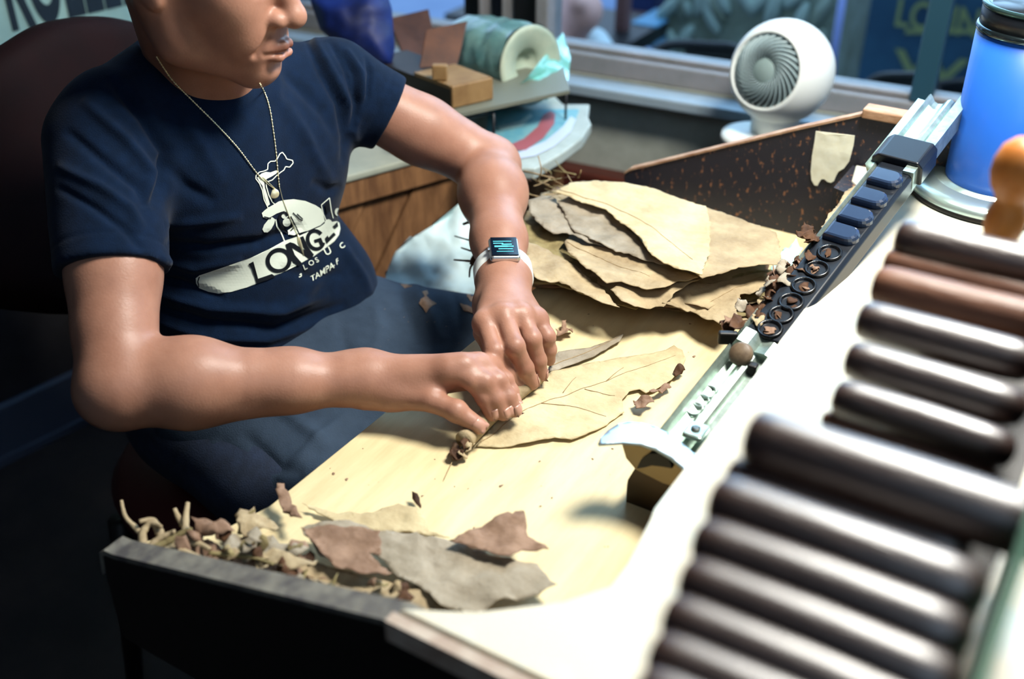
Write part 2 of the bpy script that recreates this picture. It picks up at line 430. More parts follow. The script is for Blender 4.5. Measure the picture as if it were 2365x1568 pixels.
def cutcone(p, hemp, n):
    f0 = p.fn
    def f(P):
        a = f0(P); b = (P-hemp)@n; k = .003; h = np.maximum(k-np.abs(a-b), 0)/k
        return np.maximum(a, b)+h*h*k*.25
    return Prim(f, p.c, p.r, .03 if p.r > .05 else .002)
def evalp(prims, P, subset=None):
    d = np.full(len(P), 1.0)
    for i in (range(len(prims)) if subset is None else subset):
        p = prims[i]; e = p.fn(P)
        if p.op == 'u':
            h = np.maximum(p.k-np.abs(d-e), 0)/max(p.k, 1e-6); d = np.minimum(d, e)-h*h*p.k*.25
        elif p.op == 's':
            e = -e; h = np.maximum(p.k-np.abs(d-e), 0)/max(p.k, 1e-6); d = np.maximum(d, e)+h*h*p.k*.25
        else:
            h = np.maximum(p.k-np.abs(d-e), 0)/max(p.k, 1e-6); d = np.maximum(d, e)+h*h*p.k*.25
    return d
def surface(prims, h, lo, hi, B=20):
    lo = v3(lo); hi = v3(hi); n = (np.ceil((hi-lo)/h/B).astype(int))
    n = np.maximum(n, 1); N = n*B+1
    D = np.full(tuple(N), 1.0, np.float32)
    cs = np.stack(np.meshgrid(*[np.arange(k) for k in n], indexing='ij'), -1).reshape(-1, 3)
    cen = lo+(cs+.5)*B*h; dc = evalp(prims, cen); rad = B*h*.87
    g = np.stack(np.meshgrid(*[np.arange(B+1)]*3, indexing='ij'), -1).reshape(-1, 3)*h
    for c, p, d in zip(cs, cen, dc):
        sl = tuple(slice(int(a)*B, int(a)*B+B+1) for a in c)
        if abs(d) > rad*2.2+.02:
            if d < 0: D[sl] = -1.0
            continue
        sub = [i for i, q in enumerate(prims) if q.r > 1e8 or np.linalg.norm(q.c-p) < q.r+rad+q.k+.01]
        if not any(prims[i].op == 'u' for i in sub): continue
        D[sl] = evalp(prims, lo+c*B*h+g, sub).reshape(B+1, B+1, B+1)
    S = D < 0
    cnt = np.zeros(tuple(N-1), np.int8)
    for i in (0, 1):
        for j in (0, 1):
            for k in (0, 1): cnt += S[i:N[0]-1+i, j:N[1]-1+j, k:N[2]-1+k]
    cells = np.argwhere((cnt > 0) & (cnt < 8)); del cnt
    idx = np.full(tuple(N-1), -1, np.int32); idx[tuple(cells.T)] = np.arange(len(cells))
    acc = np.zeros((len(cells), 3)); num = np.zeros(len(cells))
    for ax in range(3):
        o1, o2 = [q for q in range(3) if q != ax]
        for i in (0, 1):
            for j in (0, 1):
                a = cells.copy(); a[:, o1] += i; a[:, o2] += j; b = a.copy(); b[:, ax] += 1
                da = D[tuple(a.T)].astype(float); db = D[tuple(b.T)].astype(float)
                m = (da < 0) != (db < 0); t = da/(da-db+1e-12)
                p = a.astype(float); p[:, ax] += t
                acc[m] += p[m]; num[m] += 1
    V = lo+acc/num[:, None]*h
    Q = []
    for ax in range(3):
        o1, o2 = [(1, 2), (2, 0), (0, 1)][ax]
        sl0 = [slice(None)]*3; sl1 = [slice(None)]*3; sl0[ax] = slice(0, -1); sl1[ax] = slice(1, None)
        A = S[tuple(sl0)]; Bq = S[tuple(sl1)]; e = np.argwhere(A != Bq)
        ok = (e[:, o1] > 0) & (e[:, o2] > 0) & (e[:, o1] < N[o1]-1) & (e[:, o2] < N[o2]-1); e = e[ok]
        inside_ = A[tuple(e.T)]
        qs = []
        for (i, j) in ((-1, -1), (0, -1), (0, 0), (-1, 0)):
            c = e.copy(); c[:, o1] += i; c[:, o2] += j; qs.append(idx[tuple(c.T)])
        q = np.stack(qs, 1); q[~inside_] = q[~inside_][:, ::-1]; Q.append(q)
    Q = np.concatenate(Q); Q = Q[(Q >= 0).all(1)]
    return V, Q
def np_mesh(name, V, Q):
    me = bpy.data.meshes.new(name); me.vertices.add(len(V)); me.vertices.foreach_set('co', V.astype(np.float32).ravel())
    nq = len(Q); me.loops.add(nq*4); me.loops.foreach_set('vertex_index', Q.astype(np.int32).ravel())
    me.polygons.add(nq); me.polygons.foreach_set('loop_start', np.arange(0, nq*4, 4, dtype=np.int32)); me.polygons.foreach_set('loop_total', np.full(nq, 4, np.int32))
    me.polygons.foreach_set('use_smooth', np.ones(nq, bool)); me.update(calc_edges=True); me.validate(); return me
def vnormals(me):
    a = np.zeros(len(me.vertices)*3, np.float32); me.vertex_normals.foreach_get('vector', a); return a.reshape(-1, 3)
def relax(V, Q, it=2, lam=.5):
    for _ in range(it):
        s = np.zeros_like(V); c = np.zeros(len(V))
        for a, b in ((0, 1), (1, 2), (2, 3), (3, 0)):
            np.add.at(s, Q[:, a], V[Q[:, b]]); np.add.at(s, Q[:, b], V[Q[:, a]])
            np.add.at(c, Q[:, a], 1); np.add.at(c, Q[:, b], 1)
        V = V*(1-lam)+lam*s/np.maximum(c, 1)[:, None]
    return V
def pxv(V):
    d = V-C; z = d@F; return CX+FPX*(d@R)/z, CY-FPX*(d@U)/z

# ------------------------------------------------------------------ the man
m_skin = mat('skin', lin((.65, .475, .395)), .44, col2=lin((.59, .42, .345)), scale=22, bump=.12, bscale=420, spec=.4, sss=.12, attr='tone')
m_shirt = mat('navy_cotton', lin((.03, .105, .20)), .9, col2=lin((.02, .085, .165)), scale=60, bump=.35, bscale=700, spec=.12, sheen=.05)
m_apron = mat('slate_cotton', lin((.20, .255, .32)), .85, col2=lin((.15, .20, .26)), scale=14, bump=.4, bscale=600, spec=.25)
m_jean = mat('dark_denim', lin((.13, .18, .27)), .85, col2=lin((.10, .14, .21)), scale=40, bump=.3, bscale=500)
m_print = mat('shirt_print_white', lin((.90, .93, .86)), .6, spec=.3)
m_printd = mat('shirt_print_dark', lin((.05, .07, .10)), .7, spec=.3)
m_gold = mat('pale_gold', lin((.97, .93, .76)), .3, .6)

RS = v3((-.962, .720, 1.010)); RE = v3(at(272, 893, 1.10)); RW = v3(onz(838, 872, .808))
LS = v3((-.915, 1.052, .985)); LE = v3(at(1130, 382, 1.48)); LW = v3(onz(1163, 640, .832))
th, ph = math.radians(14), math.radians(16)
hf = v3((math.cos(th)*math.cos(ph), math.cos(th)*math.sin(ph), -math.sin(th)))
hu = v3((math.sin(th)*math.cos(ph), math.sin(th)*math.sin(ph), math.cos(th))); hl = np.cross(hu, hf)
HB = np.stack([hf, hl, hu], 1)
HO = v3(at(612, 187, 1.17)) - .085*hf + .120*hu
def H(a, b, c): return HO+hf*a+hl*b+hu*c
NB = v3((-.955, .880, 1.01))
G = lambda x, y, z: v3(onz(x, y, z))
hand_R = dict(
    index=[G(1036, 851, .828), G(1090, 877, .820), G(1120, 918, .801), G(1136, 956, .784)],
    middle=[G(1072, 845, .829), G(1120, 882, .817), G(1146, 922, .799), G(1163, 955, .784)],
    ring=[G(1107, 842, .823), G(1150, 880, .812), G(1174, 918, .797), G(1189, 948, .784)],
    pinky=[G(1133, 848, .812), G(1166, 878, .800), G(1180, 905, .790), G(1190, 927, .784)],
    thumb=[G(908, 905, .800), G(995, 924, .802), G(1054, 950, .797), G(1106, 984, .784)])
hand_L = dict(
    index=[G(1121, 744, .836), G(1142, 812, .822), G(1172, 862, .796), G(1199, 893, .777)],
    middle=[G(1163, 728, .842), G(1189, 800, .828), G(1212, 850, .800), G(1229, 885, .777)],
    ring=[G(1205, 727, .838), G(1229, 783, .823), G(1243, 832, .797), G(1250, 866, .777)],
    pinky=[G(1240, 735, .826), G(1263, 778, .812), G(1268, 808, .794), G(1269, 832, .778)],
    thumb=[G(1128, 700, .818), G(1118, 768, .802), G(1140, 815, .788), G(1165, 850, .777)])
body = []
def hand(hd, W_, side_r):
    up = v3((0, 0, 1))
    mc = {k: hd[k][0] for k in hd}
    rr = dict(index=.0125, middle=.0125, ring=.012, pinky=.011)
    # palm: metacarpals
    for k in ('index', 'middle', 'ring', 'pinky'):
        a = W_*.92+mc[k]*.08; b = mc[k]
        body.append(cone(a-up*.004, b-up*.003, .0195, rr[k]+.0010, .012))
        body.append(ell(b-up*.0005, (rr[k]+.0006,)*3, .010))
    body.append(cone(W_*.55+mc['middle']*.45-up*.008, mc['ring']-up*.014, .018, .013, .015))
    body.append(cone(W_*.6+mc['index']*.4-up*.008, mc['index']*.93+W_*.07-up*.011, .017, .010, .012))
    th_ = hd['thumb']
    body.append(cone(W_*.85+th_[0]*.15-up*.004, th_[0]-up*.002, .0180, .0165, .014))
    body.append(cone(th_[0]-up*.003, th_[1], .0165, .0125, .012))
    body.append(cone((th_[0]+mc['index'])/2-up*.004, th_[1]*.62+mc['index']*.38-up*.008, .008, .004, .014)); body.append(ell(W_, (.0262, .0262, .0250), .03))
    body.append(cone(th_[1], th_[2], .0122, .0110, .004))
    body.append(cone(th_[2], th_[3], .0112, .0088, .004))
    body.append(ell(th_[2]+up*.001, (.0117,)*3, .004))
    for k in ('index', 'middle', 'ring', 'pinky'):
        p = hd[k]; r = rr[k]*.85
        body.append(cone(p[0], p[1], r+.0010, r+.0001, .004))
        body.append(ell(p[1], (r,)*3, .006))
        body.append(cone(p[1], p[2], r-.0002, r-.0010, .0025))
        body.append(ell(p[2]+up*.0004, (r-.0002,)*3, .003))
        body.append(cone(p[2], p[3], r-.0010, r-.0024, .0025))
# core under the clothes keeps everything one surface
body.append(cone(NB-(0, 0, .1), v3((-.98, .885, .62)), .06, .07, .03))
body.append(cone(RS, LS, .042, .042, .03))
body.append(cone(NB-(0, 0, .05), RS, .038, .034, .03)); body.append(cone(NB-(0, 0, .05), LS, .038, .034, .03))
# arms
def arm(S_, E_, W_, ru, re, rf, rw, out):
    ax = (E_-S_)/np.linalg.norm(E_-S_); fx = (W_-E_)/np.linalg.norm(W_-E_)
    body.append(cone(S_, S_*.45+E_*.55, ru+.001, ru, .02))
    body.append(cone(S_*.45+E_*.55, E_, ru, re, .02))
    nrm = np.cross(ax, fx); nrm /= np.linalg.norm(nrm)
    inn = -(ax-fx); inn /= np.linalg.norm(inn)        # towards the crook
    body.append(cone(S_*.6+E_*.4+(-ax+fx)*.004, S_*.25+E_*.75+inn*-.006, ru*.82, ru*.70, .02))
    body.append(ell(E_-fx*.010+ax*.006, (.030, .030, .030), .016))       # olecranon
    body.append(cone(E_+fx*.01, E_*.72+W_*.28, re, rf, .022))
    body.append(cone(E_*.72+W_*.28, E_*.30+W_*.70, rf, rw*1.22, .03))
    body.append(cone(E_*.30+W_*.70, W_, rw*1.20, rw, .02, flat=(out, 1.18)))
    body.append(ell(E_*.70+W_*.30+v3(out)*.006, (.034, .034, .034), .03))
arm(RS, RE, RW, .0455, .0405, .0400, .0275, (0, 0, 1))
arm(LS, LE, LW, .0430, .0385, .0375, .0270, (0, 0, 1))
# muscle ridges on the right forearm (two long lobes)
body.append(cone(RE*.72+RW*.28-v3((0, 0, .018))+v3((.012, -.014, 0)), RE*.10+RW*.90-v3((0, 0, .008))+v3((.006, -.012, 0)), .0200, .0140, .007))
hand(hand_R, RW, .019); hand(hand_L, LW, .019)
# neck and head
body.append(cone(NB+v3((-.012, -.004, -.01)), H(-.028, 0, -.04), .056, .056, .03))
body.append(cone(NB+v3((.010, -.006, .0)), H(.022, 0, -.085), .044, .034, .03))
body.append(cone(H(-.02, -.055, -.03), NB+v3((.02, -.03, -.02)), .018, .014, .025))
body.append(cone(H(-.02, .055, -.03), NB+v3((.02, .03, -.02)), .018, .014, .025))
body.append(ell(H(-.012, 0, .045), (.100, .079, .092), .02, B=HB))
body.append(ell(H(.032, 0, -.012), (.060, .064, .078), .03, B=HB))
for s in (-1, 1):
    body.append(cone(H(-.010, s*.056, -.045), H(.010, s*.050, -.082), .021, .019, .03))
    body.append(cone(H(.010, s*.050, -.082), H(.072, s*.014, -.108), .019, .015, .03))
    body.append(ell(H(.050, s*.042, -.030), (.030, .024, .024), .03, B=HB))
    body.append(ell(H(.064, s*.030, -.062), (.024, .022, .026), .025, B=HB))
    body.append(cone(H(.078, s*.012, .026), H(.066, s*.046, .024), .013, .012, .02))
    body.append(ell(H(.091, s*.032, .002), (.016, .019, .014), .010, 's', B=HB))
    body.append(ell(H(.074, s*.032, .001), (.0135, .0135, .0135), .004, B=HB))
    body.append(cutcone(ell(H(.0765, s*.032, .002), (.0142, .0142, .0142), B=HB), H(.0765, s*.032, -.001), -(hu*.92-hf*.38)))
    body.append(ell(H(-.012, s*.079, -.012), (.019, .009, .031), .006, B=HB))
    body.append(ell(H(-.006, s*.086, -.010), (.010, .006, .020), .004, 's', B=HB))
    body.append(ell(H(-.004, s*.081, -.037), (.009, .006, .010), .005, B=HB))
body.append(ell(H(.072, 0, -.104), (.024, .022, .018), .02, B=HB))
body.append(ell(H(.074, 0, -.074), (.026, .032, .030), .02, B=HB))
body.append(cone(H(.083, 0, .008), H(.106, 0, -.034), .0085, .0125, .012))
body.append(ell(H(.109, 0, -.039), (.0135, .0150, .0120), .006, B=HB))
for s in (-1, 1):
    body.append(ell(H(.095, s*.0165, -.0425), (.0135, .0100, .0100), .006, B=HB))
    body.append(ell(H(.103, s*.0085, -.0525), (.0060, .0045, .0050), .003, 's', B=HB))
# lips
for s in (-1, 1):
    body.append(cone(H(.1035, s*.005, -.0715), H(.090, s*.024, -.0780), .0062, .0030, .004))
body.append(cone(H(.1005, -.010, -.0845), H(.1005, .010, -.0845), .0074, .0074, .005))
for s in (-1, 1): body.append(cone(H(.1000, s*.010, -.0845), H(.089, s*.022, -.0795), .0068, .0030, .004))
body.append(cone(H(.112, 0, -.0775), H(.112, 0, -.0776), .0035, .0035, .002, 's'))
for s in (-1, 1): body.append(cone(H(.1085, 0, -.0778), H(.094, s*.027, -.0792), .0018, .0022, .0030, 's'))
body.append(ell(H(.104, 0, -.0955), (.008, .022, .0045), .012, 's', B=HB))
for s in (-1, 1): body.append(cone(H(.099, s*.019, -.048), H(.086, s*.034, -.078), .0016, .0020, .008, 's'))
HS = .00155
lo_ = np.minimum.reduce([p.c-p.r for p in body])-.01; hi_ = np.maximum.reduce([p.c+p.r for p in body])+.01
V, Q = surface(body, HS, lo_, hi_)
V = relax(V, Q, 3, .5)
me = np_mesh('body', V, Q)
# tone: real differences of skin colour (lips, nails, knuckles, beard shadow)
tone = np.ones((len(V), 4), np.float32)
def dab(c, r, col, power=2.0):
    d = np.sqrt((((V-c)@HB/np.array(r))**2).sum(1)); w = np.clip(1.2-d, 0, 1)[:, None]**power*1.0
    tone[:, :3] = tone[:, :3]*(1-w)+np.array(col)*w
dab(H(.106, 0, -.0725), (.03, .028, .0065), (.46, .31, .31), 1)
dab(H(.104, 0, -.0852), (.03, .022, .0060), (.92, .76, .76), 1)
dab(H(.078, 0, -.115), (.035, .035, .020), (.80, .80, .82), 1)
dab(H(.100, 0, -.061), (.030, .034, .0060), (.78, .72, .70), 1)
for hd in (hand_R, hand_L):
    for k in ('index', 'middle', 'ring', 'pinky'):
        for q, rr_ in ((1, .007), (2, .006)):
            d = np.linalg.norm(V-(hd[k][q]+v3((0, 0, .009))), axis=1); w = np.clip(1-d/rr_, 0, 1)[:, None]
            tone[:, :3] = tone[:, :3]*(1-w)+np.array((.78, .74, .73))*w
ca = me.color_attributes.new('tone', 'FLOAT_COLOR', 'POINT'); ca.data.foreach_set('color', tone.ravel())
person = empty('person', (-.98, .885, 0), 'seated man in a dark navy printed t-shirt rolling a cigar with both hands', 'person')
body_o = link_mesh('body', me, m_skin, person)
dg = bpy.context.evaluated_depsgraph_get()
bvh_body = BVHTree.FromPolygons([tuple(v) for v in V], [tuple(int(i) for i in q) for q in Q])
# finger nails
m_nail = mat('finger_nail', lin((.70, .53, .46)), .3, spec=.5)
def nail(hd, k, s=1.0):
    p = hd[k][3]; d = hd[k][3]-hd[k][2]; d /= np.linalg.norm(d)
    toc = C-p; upv = v3((0, 0, 1.0)); n = upv-d*(upv@d); n /= np.linalg.norm(n)
    if k == 'thumb': n = n*.6+v3((.75, -.5, 0)); n -= d*(n@d); n /= np.linalg.norm(n)
    w = np.cross(n, d); bm = bmesh.new(); rows = []
    base = p+d*.002
    for i in range(7):
        a = -1+2*i/6
        row = []
        for j in range(5):
            b = -1+2*j/4
            q = base+w*(b*.0056*s*(1-.12*a*a))+d*(a*.0060*s-.0010)+n*.012
            h = bvh_body.ray_cast(Vector(q), Vector(-n), .03)
            z = Vector(h[0]) if h[0] is not None else Vector(q-n*.006)
            row.append(bm.verts.new(z+Vector(n)*.0004))
        rows.append(row)
    for i in range(6):
        for j in range(4): bm.faces.new((rows[i][j], rows[i+1][j], rows[i+1][j+1], rows[i][j+1]))
    bmesh.ops.recalc_face_normals(bm, faces=bm.faces[:])
    o = obj('nail', bm, m_nail, body_o, True); md = o.modifiers.new('s', 'SOLIDIFY'); md.thickness = .0006; md.offset = 1
for hd in (hand_R, hand_L):
    for k in ('index', 'middle', 'ring', 'pinky'): nail(hd, k)
nail(hand_R, 'thumb', 1.25)
for s in (-1, 1):
    bm = bmesh.new(); bmesh.ops.create_uvsphere(bm, u_segments=20, v_segments=12, radius=.0122, matrix=Matrix.Translation(Vector(H(.0765, s*.032, .002))))
    obj('eye', bm, mat('eye_white', lin((.75, .72, .68)), .2), body_o, True)
    ic = H(.0765, s*.032, .002)+(hf*.85-hu*.52)*.0085; bm = bmesh.new(); bmesh.ops.create_uvsphere(bm, u_segments=14, v_segments=8, radius=.0050, matrix=Matrix.Translation(Vector(ic))); obj('iris', bm, mat('iris_dark', lin((.12, .07, .05)), .1), body_o, True)
    mktube('eyebrow', [H(.092, s*.014, .021), H(.090, s*.030, .027), H(.076, s*.047, .022)], [.0022, .0032, .0014], mat('brow_hair', lin((.06, .045, .04)), .8), body_o, 6)
# hair cap
hair = [ell(H(-.016, 0, .052), (.104, .0835, .095), .01, B=HB), Prim(lambda P: -((P-H(.0, 0, .03))@v3(hu*.75-hf*.66)), H(0, 0, 0), 1e9, .01, 'i')]
Vh, Qh = surface(hair, .004, HO-.13, HO+.19, 16)
link_mesh('hair', np_mesh('hair', Vh, Qh), mat('black_hair', lin((.05, .045, .045)), .8, bump=.8, bscale=300), person)

# ---- t-shirt
shirt = []
ch = v3((-.985, .888, .90))
shirt.append(ell(ch, (.118, .165, .19), .03))
shirt.append(ell((-.985, .880, .75), (.130, .160, .17), .06))
shirt.append(ell((-.985, .878, .64), (.132, .165, .10), .05))
shirt.append(cone(NB+v3((-.02, -.03, .012)), RS+v3((-.012, .03, .016)), .070, .060, .05))
shirt.append(cone(NB+v3((-.02, .01, -.015)), LS+v3((-.008, -.015, .004)), .070, .056, .04))
shirt.append(ell((-.935, .860, 1.000), (.070, .085, .062), .04)); shirt.append(cone(NB-(0, 0, .06), RS+v3((.012, .02, -.02)), .068, .052, .04))
shirt.append(ell((-.925, .985, .70), (.085, .085, .10), .05)); shirt.append(ell((-.905, .82, .93), (.045, .075, .075), .05)); shirt.append(ell((-.900, .955, .92), (.045, .07, .075), .05))
fr, fl = .545, .335
RH = RS+(RE-RS)*fr; LH = LS+(LE-LS)*fl
rax = (RE-RS)/np.linalg.norm(RE-RS); lax = (LE-LS)/np.linalg.norm(LE-LS)
slR = [cone(RS+v3((-.006, -.004, -.004)), RH+rax*.04, .0630, .0580, .03)]
slL = [cone(LS, LH+lax*.04, .0570, .0505, .03)]
shirt.append(cutcone(slR[0], RH, rax*.95+v3((.0, 0, -.1)))); shirt.append(cutcone(slL[0], LH, lax))
# neck opening
shirt.append(cone(NB+v3((-.004, -.010, .082)), NB+v3((.02, -.03, .20)), .066, .10, .005, 's'))
lo_ = v3((-1.17, .52, .54)); hi_ = v3((-.70, 1.22, 1.13))
Vs, Qs = surface(shirt, .0030, lo_, hi_)
Vs = relax(Vs, Qs, 2, .5)
mes = np_mesh('tshirt', Vs, Qs); Ns = vnormals(mes)
# cloth folds: ridges and grooves along lines over the cloth
px, py = pxv(Vs)
facing = ((Vs-C)*Ns).sum(1) < 0
def seg_d(ax, ay, bx, by):
    dx, dy = bx-ax, by-ay; t = np.clip(((px-ax)*dx+(py-ay)*dy)/(dx*dx+dy*dy), 0, 1)
    return np.hypot(px-ax-t*dx, py-ay-t*dy), t
disp = np.zeros(len(Vs))
def fold(pts, w, amp):
    global disp
    best = np.full(len(Vs), 1e9); tt = np.zeros(len(Vs)); n = len(pts)-1
    for i in range(n):
        d, t = seg_d(*pts[i], *pts[i+1]); m = d < best; best[m] = d[m]; tt[m] = (i+t[m])/n
    disp += amp*np.exp(-(best/w)**2)*np.sin(np.clip(tt, .0, 1)*PI)**.5
FOLDS = [
 ([(705, 80), (745, 170), (785, 240), (800, 320), (792, 380)], 9, -.0045), ([(720, 80), (770, 170), (812, 250), (822, 330)], 9, .003),
 ([(760, 90), (800, 160), (818, 230), (812, 300)], 7, -.004), ([(785, 110), (818, 170), (826, 240), (812, 300)], 6, -.004), ([(845, 130), (854, 170), (848, 220), (825, 280)], 5, -.0035),
 ([(800, 110), (836, 170), (842, 230), (825, 290)], 6, .0025),
 ([(630, 150), (690, 200), (750, 260), (790, 340)], 14, -.003), ([(660, 230), (700, 300), (740, 380), (770, 430)], 12, .0022),
 ([(650, 140), (640, 220), (700, 330)], 12, .0015),
 ([(250, 180), (330, 270), (385, 350), (375, 430), (350, 480)], 13, -.006), ([(190, 230), (290, 320), (350, 400), (335, 470)], 13, .0045),
 ([(150, 300), (250, 380), (320, 430), (340, 480)], 11, -.004), ([(130, 380), (230, 430), (300, 480), (330, 530)], 11, .0035), ([(130, 430), (220, 480), (290, 530), (330, 580)], 9, -.003),
 ([(400, 250), (470, 340), (520, 430)], 18, .002), ([(370, 360), (430, 430), (500, 470)], 14, -.003),
 ([(380, 560), (480, 575), (600, 560), (700, 520)], 11, -.004), ([(370, 600), (450, 620), (560, 600)], 11, .003),
 ([(365, 640), (420, 655), (520, 690)], 9, -.004), ([(365, 680), (480, 710), (650, 720), (760, 680)], 11, .0035), ([(365, 710), (480, 745), (640, 760), (800, 700)], 10, -.0045),
 ([(365, 745), (480, 780), (620, 785), (760, 740)], 9, .003), ([(370, 780), (470, 808), (560, 805)], 9, -.004), ([(380, 520), (450, 515), (560, 500)], 10, .0025),
 ([(790, 560), (810, 600), (840, 640), (860, 690)], 10, .003), ([(770, 600), (700, 690), (600, 740)], 14, .002),
 ([(720, 420), (760, 440), (790, 430)], 10, -.0025), ([(640, 620), (720, 640), (800, 630)], 12, -.002),
]
for p, w, a in FOLDS: fold(p, w, a)
# hems: stitched bands
for hp, ax_ in ((RH, rax), (LH, lax)):
    t = (Vs-hp)@ax_; near_ = np.linalg.norm(Vs-hp, axis=1) < .08
    disp += np.where(near_, -.0005*np.exp(-((t+.020)/.0025)**2), 0)
disp *= facing*1.9
disp += np.array([.0010*noise.noise(Vector((float(a)*28, float(b)*28, float(c)*28))) for a, b, c in Vs])
Vs = Vs+Ns*disp[:, None]; Vs = relax(Vs, Qs, 1, .4)
mes.vertices.foreach_set('co', Vs.astype(np.float32).ravel()); mes.update()
shirt_o = link_mesh('tshirt', mes, m_shirt, person); shirt_o['label'] = 'dark navy cotton t-shirt with white print'
bvh_s = BVHTree.FromPolygons([tuple(v) for v in Vs], [tuple(int(i) for i in q) for q in Qs])

# ---- trousers and apron over the lap
HR = v3((-.99, .795, .585)); HL_ = v3((-.99, .985, .600)); KR = v3((-.50, .66, .555)); KL = v3((-.50, 1.13, .625))
lap = [ell((-.99, .88, .60), (.13, .17, .13), .04), cone(HR, KR, .088, .066, .05), cone(HL_, KL, .092, .068, .05),
       cone(KR, KR+v3((-.05, 0, -.47)), .064, .045, .03), cone(KL, KL+v3((-.05, 0, -.47)), .064, .045, .03)]
Vt, Qt = surface(lap, .006, (-1.16, .52, .02), (-.38, 1.2, .80), 12); Vt = relax(Vt, Qt, 2)
link_mesh('trousers', np_mesh('trousers', Vt, Qt), m_jean, person)
for kx in (KR, KL):
    sh_ = [cone(kx+v3((-.07, 0, -.50)), kx+v3((.06, 0, -.515)), .042, .036, .03), cone(kx+v3((-.05, 0, -.44)), kx+v3((-.06, 0, -.50)), .045, .045, .02), cut((0, 0, .003), (0, 0, -1))]
    sh_[0].c[2] = .045
    p0 = v3((kx[0]-.07, kx[1], .045)); p1 = v3((kx[0]+.07, kx[1], .035))
    sh_ = [cone(p0, p1, .044, .038, .02), cone(p0, p0+v3((0, 0, .05)), .044, .046, .02), cut((0, 0, .002), (0, 0, -1))]
    Vq, Qq = surface(sh_, .005, p0-.09, p1+v3((.06, .09, .12)), 12)
    link_mesh('shoe', np_mesh('shoe', Vq, Qq), mat('black_leather', (.02, .02, .02), .4), person)
apr = [ell((-.975, .895, .615), (.150, .18, .125), .04), cone(HR+v3((.03, .03, 0)), KR, .098, .078, .09), cone(HL_+v3((.03, -.0, .005)), KL, .108, .084, .09),
       cone((HR+HL_)/2+v3((.05, 0, .0)), (KR+KL)/2+v3((0, 0, 0)), .09, .075, .10), cut((0, 0, .555), (0, 0, -1)), cut((-.44, 0, 0), (1, 0, 0)),
       cut((-.965, 0, 0), (-1, 0, .0))]
Va, Qa = surface(apr, .0035, (-1.17, .52, .53), (-.40, 1.22, .80)); Va = relax(Va, Qa, 3)
mea = np_mesh('apron', Va, Qa); Na = vnormals(mea); px, py = pxv(Va); facing = ((Va-C)*Na).sum(1) < 0
disp = np.zeros(len(Va))
def fold(pts, w, amp):
    global disp
    best = np.full(len(px), 1e9); tt = np.zeros(len(px)); n = len(pts)-1
    for i in range(n):
        d, t = seg_d(*pts[i], *pts[i+1]); m = d < best; best[m] = d[m]; tt[m] = (i+t[m])/n
    disp += amp*np.exp(-(best/w)**2)*np.sin(np.clip(tt, .0, 1)*PI)**.5
for p, w, a in [([(950, 650), (990, 720), (1020, 790)], 16, .006), ([(915, 660), (950, 740), (965, 800)], 14, -.004), ([(860, 700), (880, 760), (860, 810)], 15, .004),
                ([(780, 740), (800, 800), (780, 880)], 15, -.004), ([(600, 900), (720, 1000), (760, 1040)], 16, .006), ([(560, 1000), (640, 1080), (700, 1090)], 16, -.005),
                ([(820, 940), (740, 1010), (640, 1110)], 14, .005), ([(480, 1020), (560, 1090), (600, 1140)], 14, .005), ([(1040, 660), (1060, 720), (1070, 780)], 12, -.003)]: fold(p, w, a)
disp *= facing
disp += np.array([.0022*noise.noise(Vector((float(a)*14, float(b)*14, float(c)*14))) for a, b, c in Va])
Va = Va+Na*disp[:, None]; mea.vertices.foreach_set('co', Va.astype(np.float32).ravel()); mea.update()
apron_o = link_mesh('apron', mea, m_apron, person); apron_o['label'] = 'slate blue apron over the lap'
bvh_a = BVHTree.FromPolygons([tuple(v) for v in Va], [tuple(int(i) for i in q) for q in Qa])

# ------------------------------------------------------------------ print on the shirt (flat print laid on the cloth)
def drape_poly(name, polys, m, bvh, off, parent, step=9, thick=.0003, px_space=True):
    bm = bmesh.new()
    for poly in polys:
        if len(poly) < 3: continue
        vs, fs = tri2d(poly, step)
        vv = []
        for p in vs:
            r = ray(*p); r = r/np.linalg.norm(r)
            h = bvh.ray_cast(Vector(C), Vector(r), 4.0)
            vv.append(bm.verts.new(h[0]+h[1].normalized()*off*(1 if h[1].dot(Vector(r)) < 0 else -1)) if h[0] is not None else None)
        for f in fs:
            q = [vv[i] for i in f]
            if all(v is not None for v in q) and max((q[i].co-q[i-1].co).length for i in range(len(q))) < .03:
                try: bm.faces.new(q)
                except ValueError: pass
    loose = [v for v in bm.verts if not v.link_faces]
    bmesh.ops.delete(bm, geom=loose, context='VERTS')
    return obj(name, bm, m, parent, False)
def S6(pts): return [(420+x/3.733, 300+y/3.733) for x, y in pts]
def ribbon(pts, w):
    a, b = [], []; n = len(pts)
    for i, (x, y) in enumerate(pts):
        x0, y0 = pts[max(i-1, 0)]; x1, y1 = pts[min(i+1, n-1)]; d = math.hypot(x1-x0, y1-y0)+1e-9
        nx, ny = -(y1-y0)/d*w/2, (x1-x0)/d*w/2; a.append((x+nx, y+ny)); b.append((x-nx, y-ny))
    return a+b[::-1]
def strokes(pts, w):   # one quad per segment, safe for curly lines
    return [ribbon([pts[i], pts[i+1]], w) for i in range(len(pts)-1)]
blade = [(120, 1275), (150, 1250), (250, 1215), (400, 1165), (600, 1095), (750, 1025), (880, 955), (1000, 915), (1100, 870), (1190, 830), (1230, 800), (1300, 790), (1330, 785), (1352, 800), (1362, 850), (1350, 905), (1310, 960), (1230, 1020), (1130, 1090), (1000, 1160), (850, 1235), (700, 1300), (560, 1355), (420, 1395), (320, 1408), (230, 1395), (150, 1365), (125, 1320)]
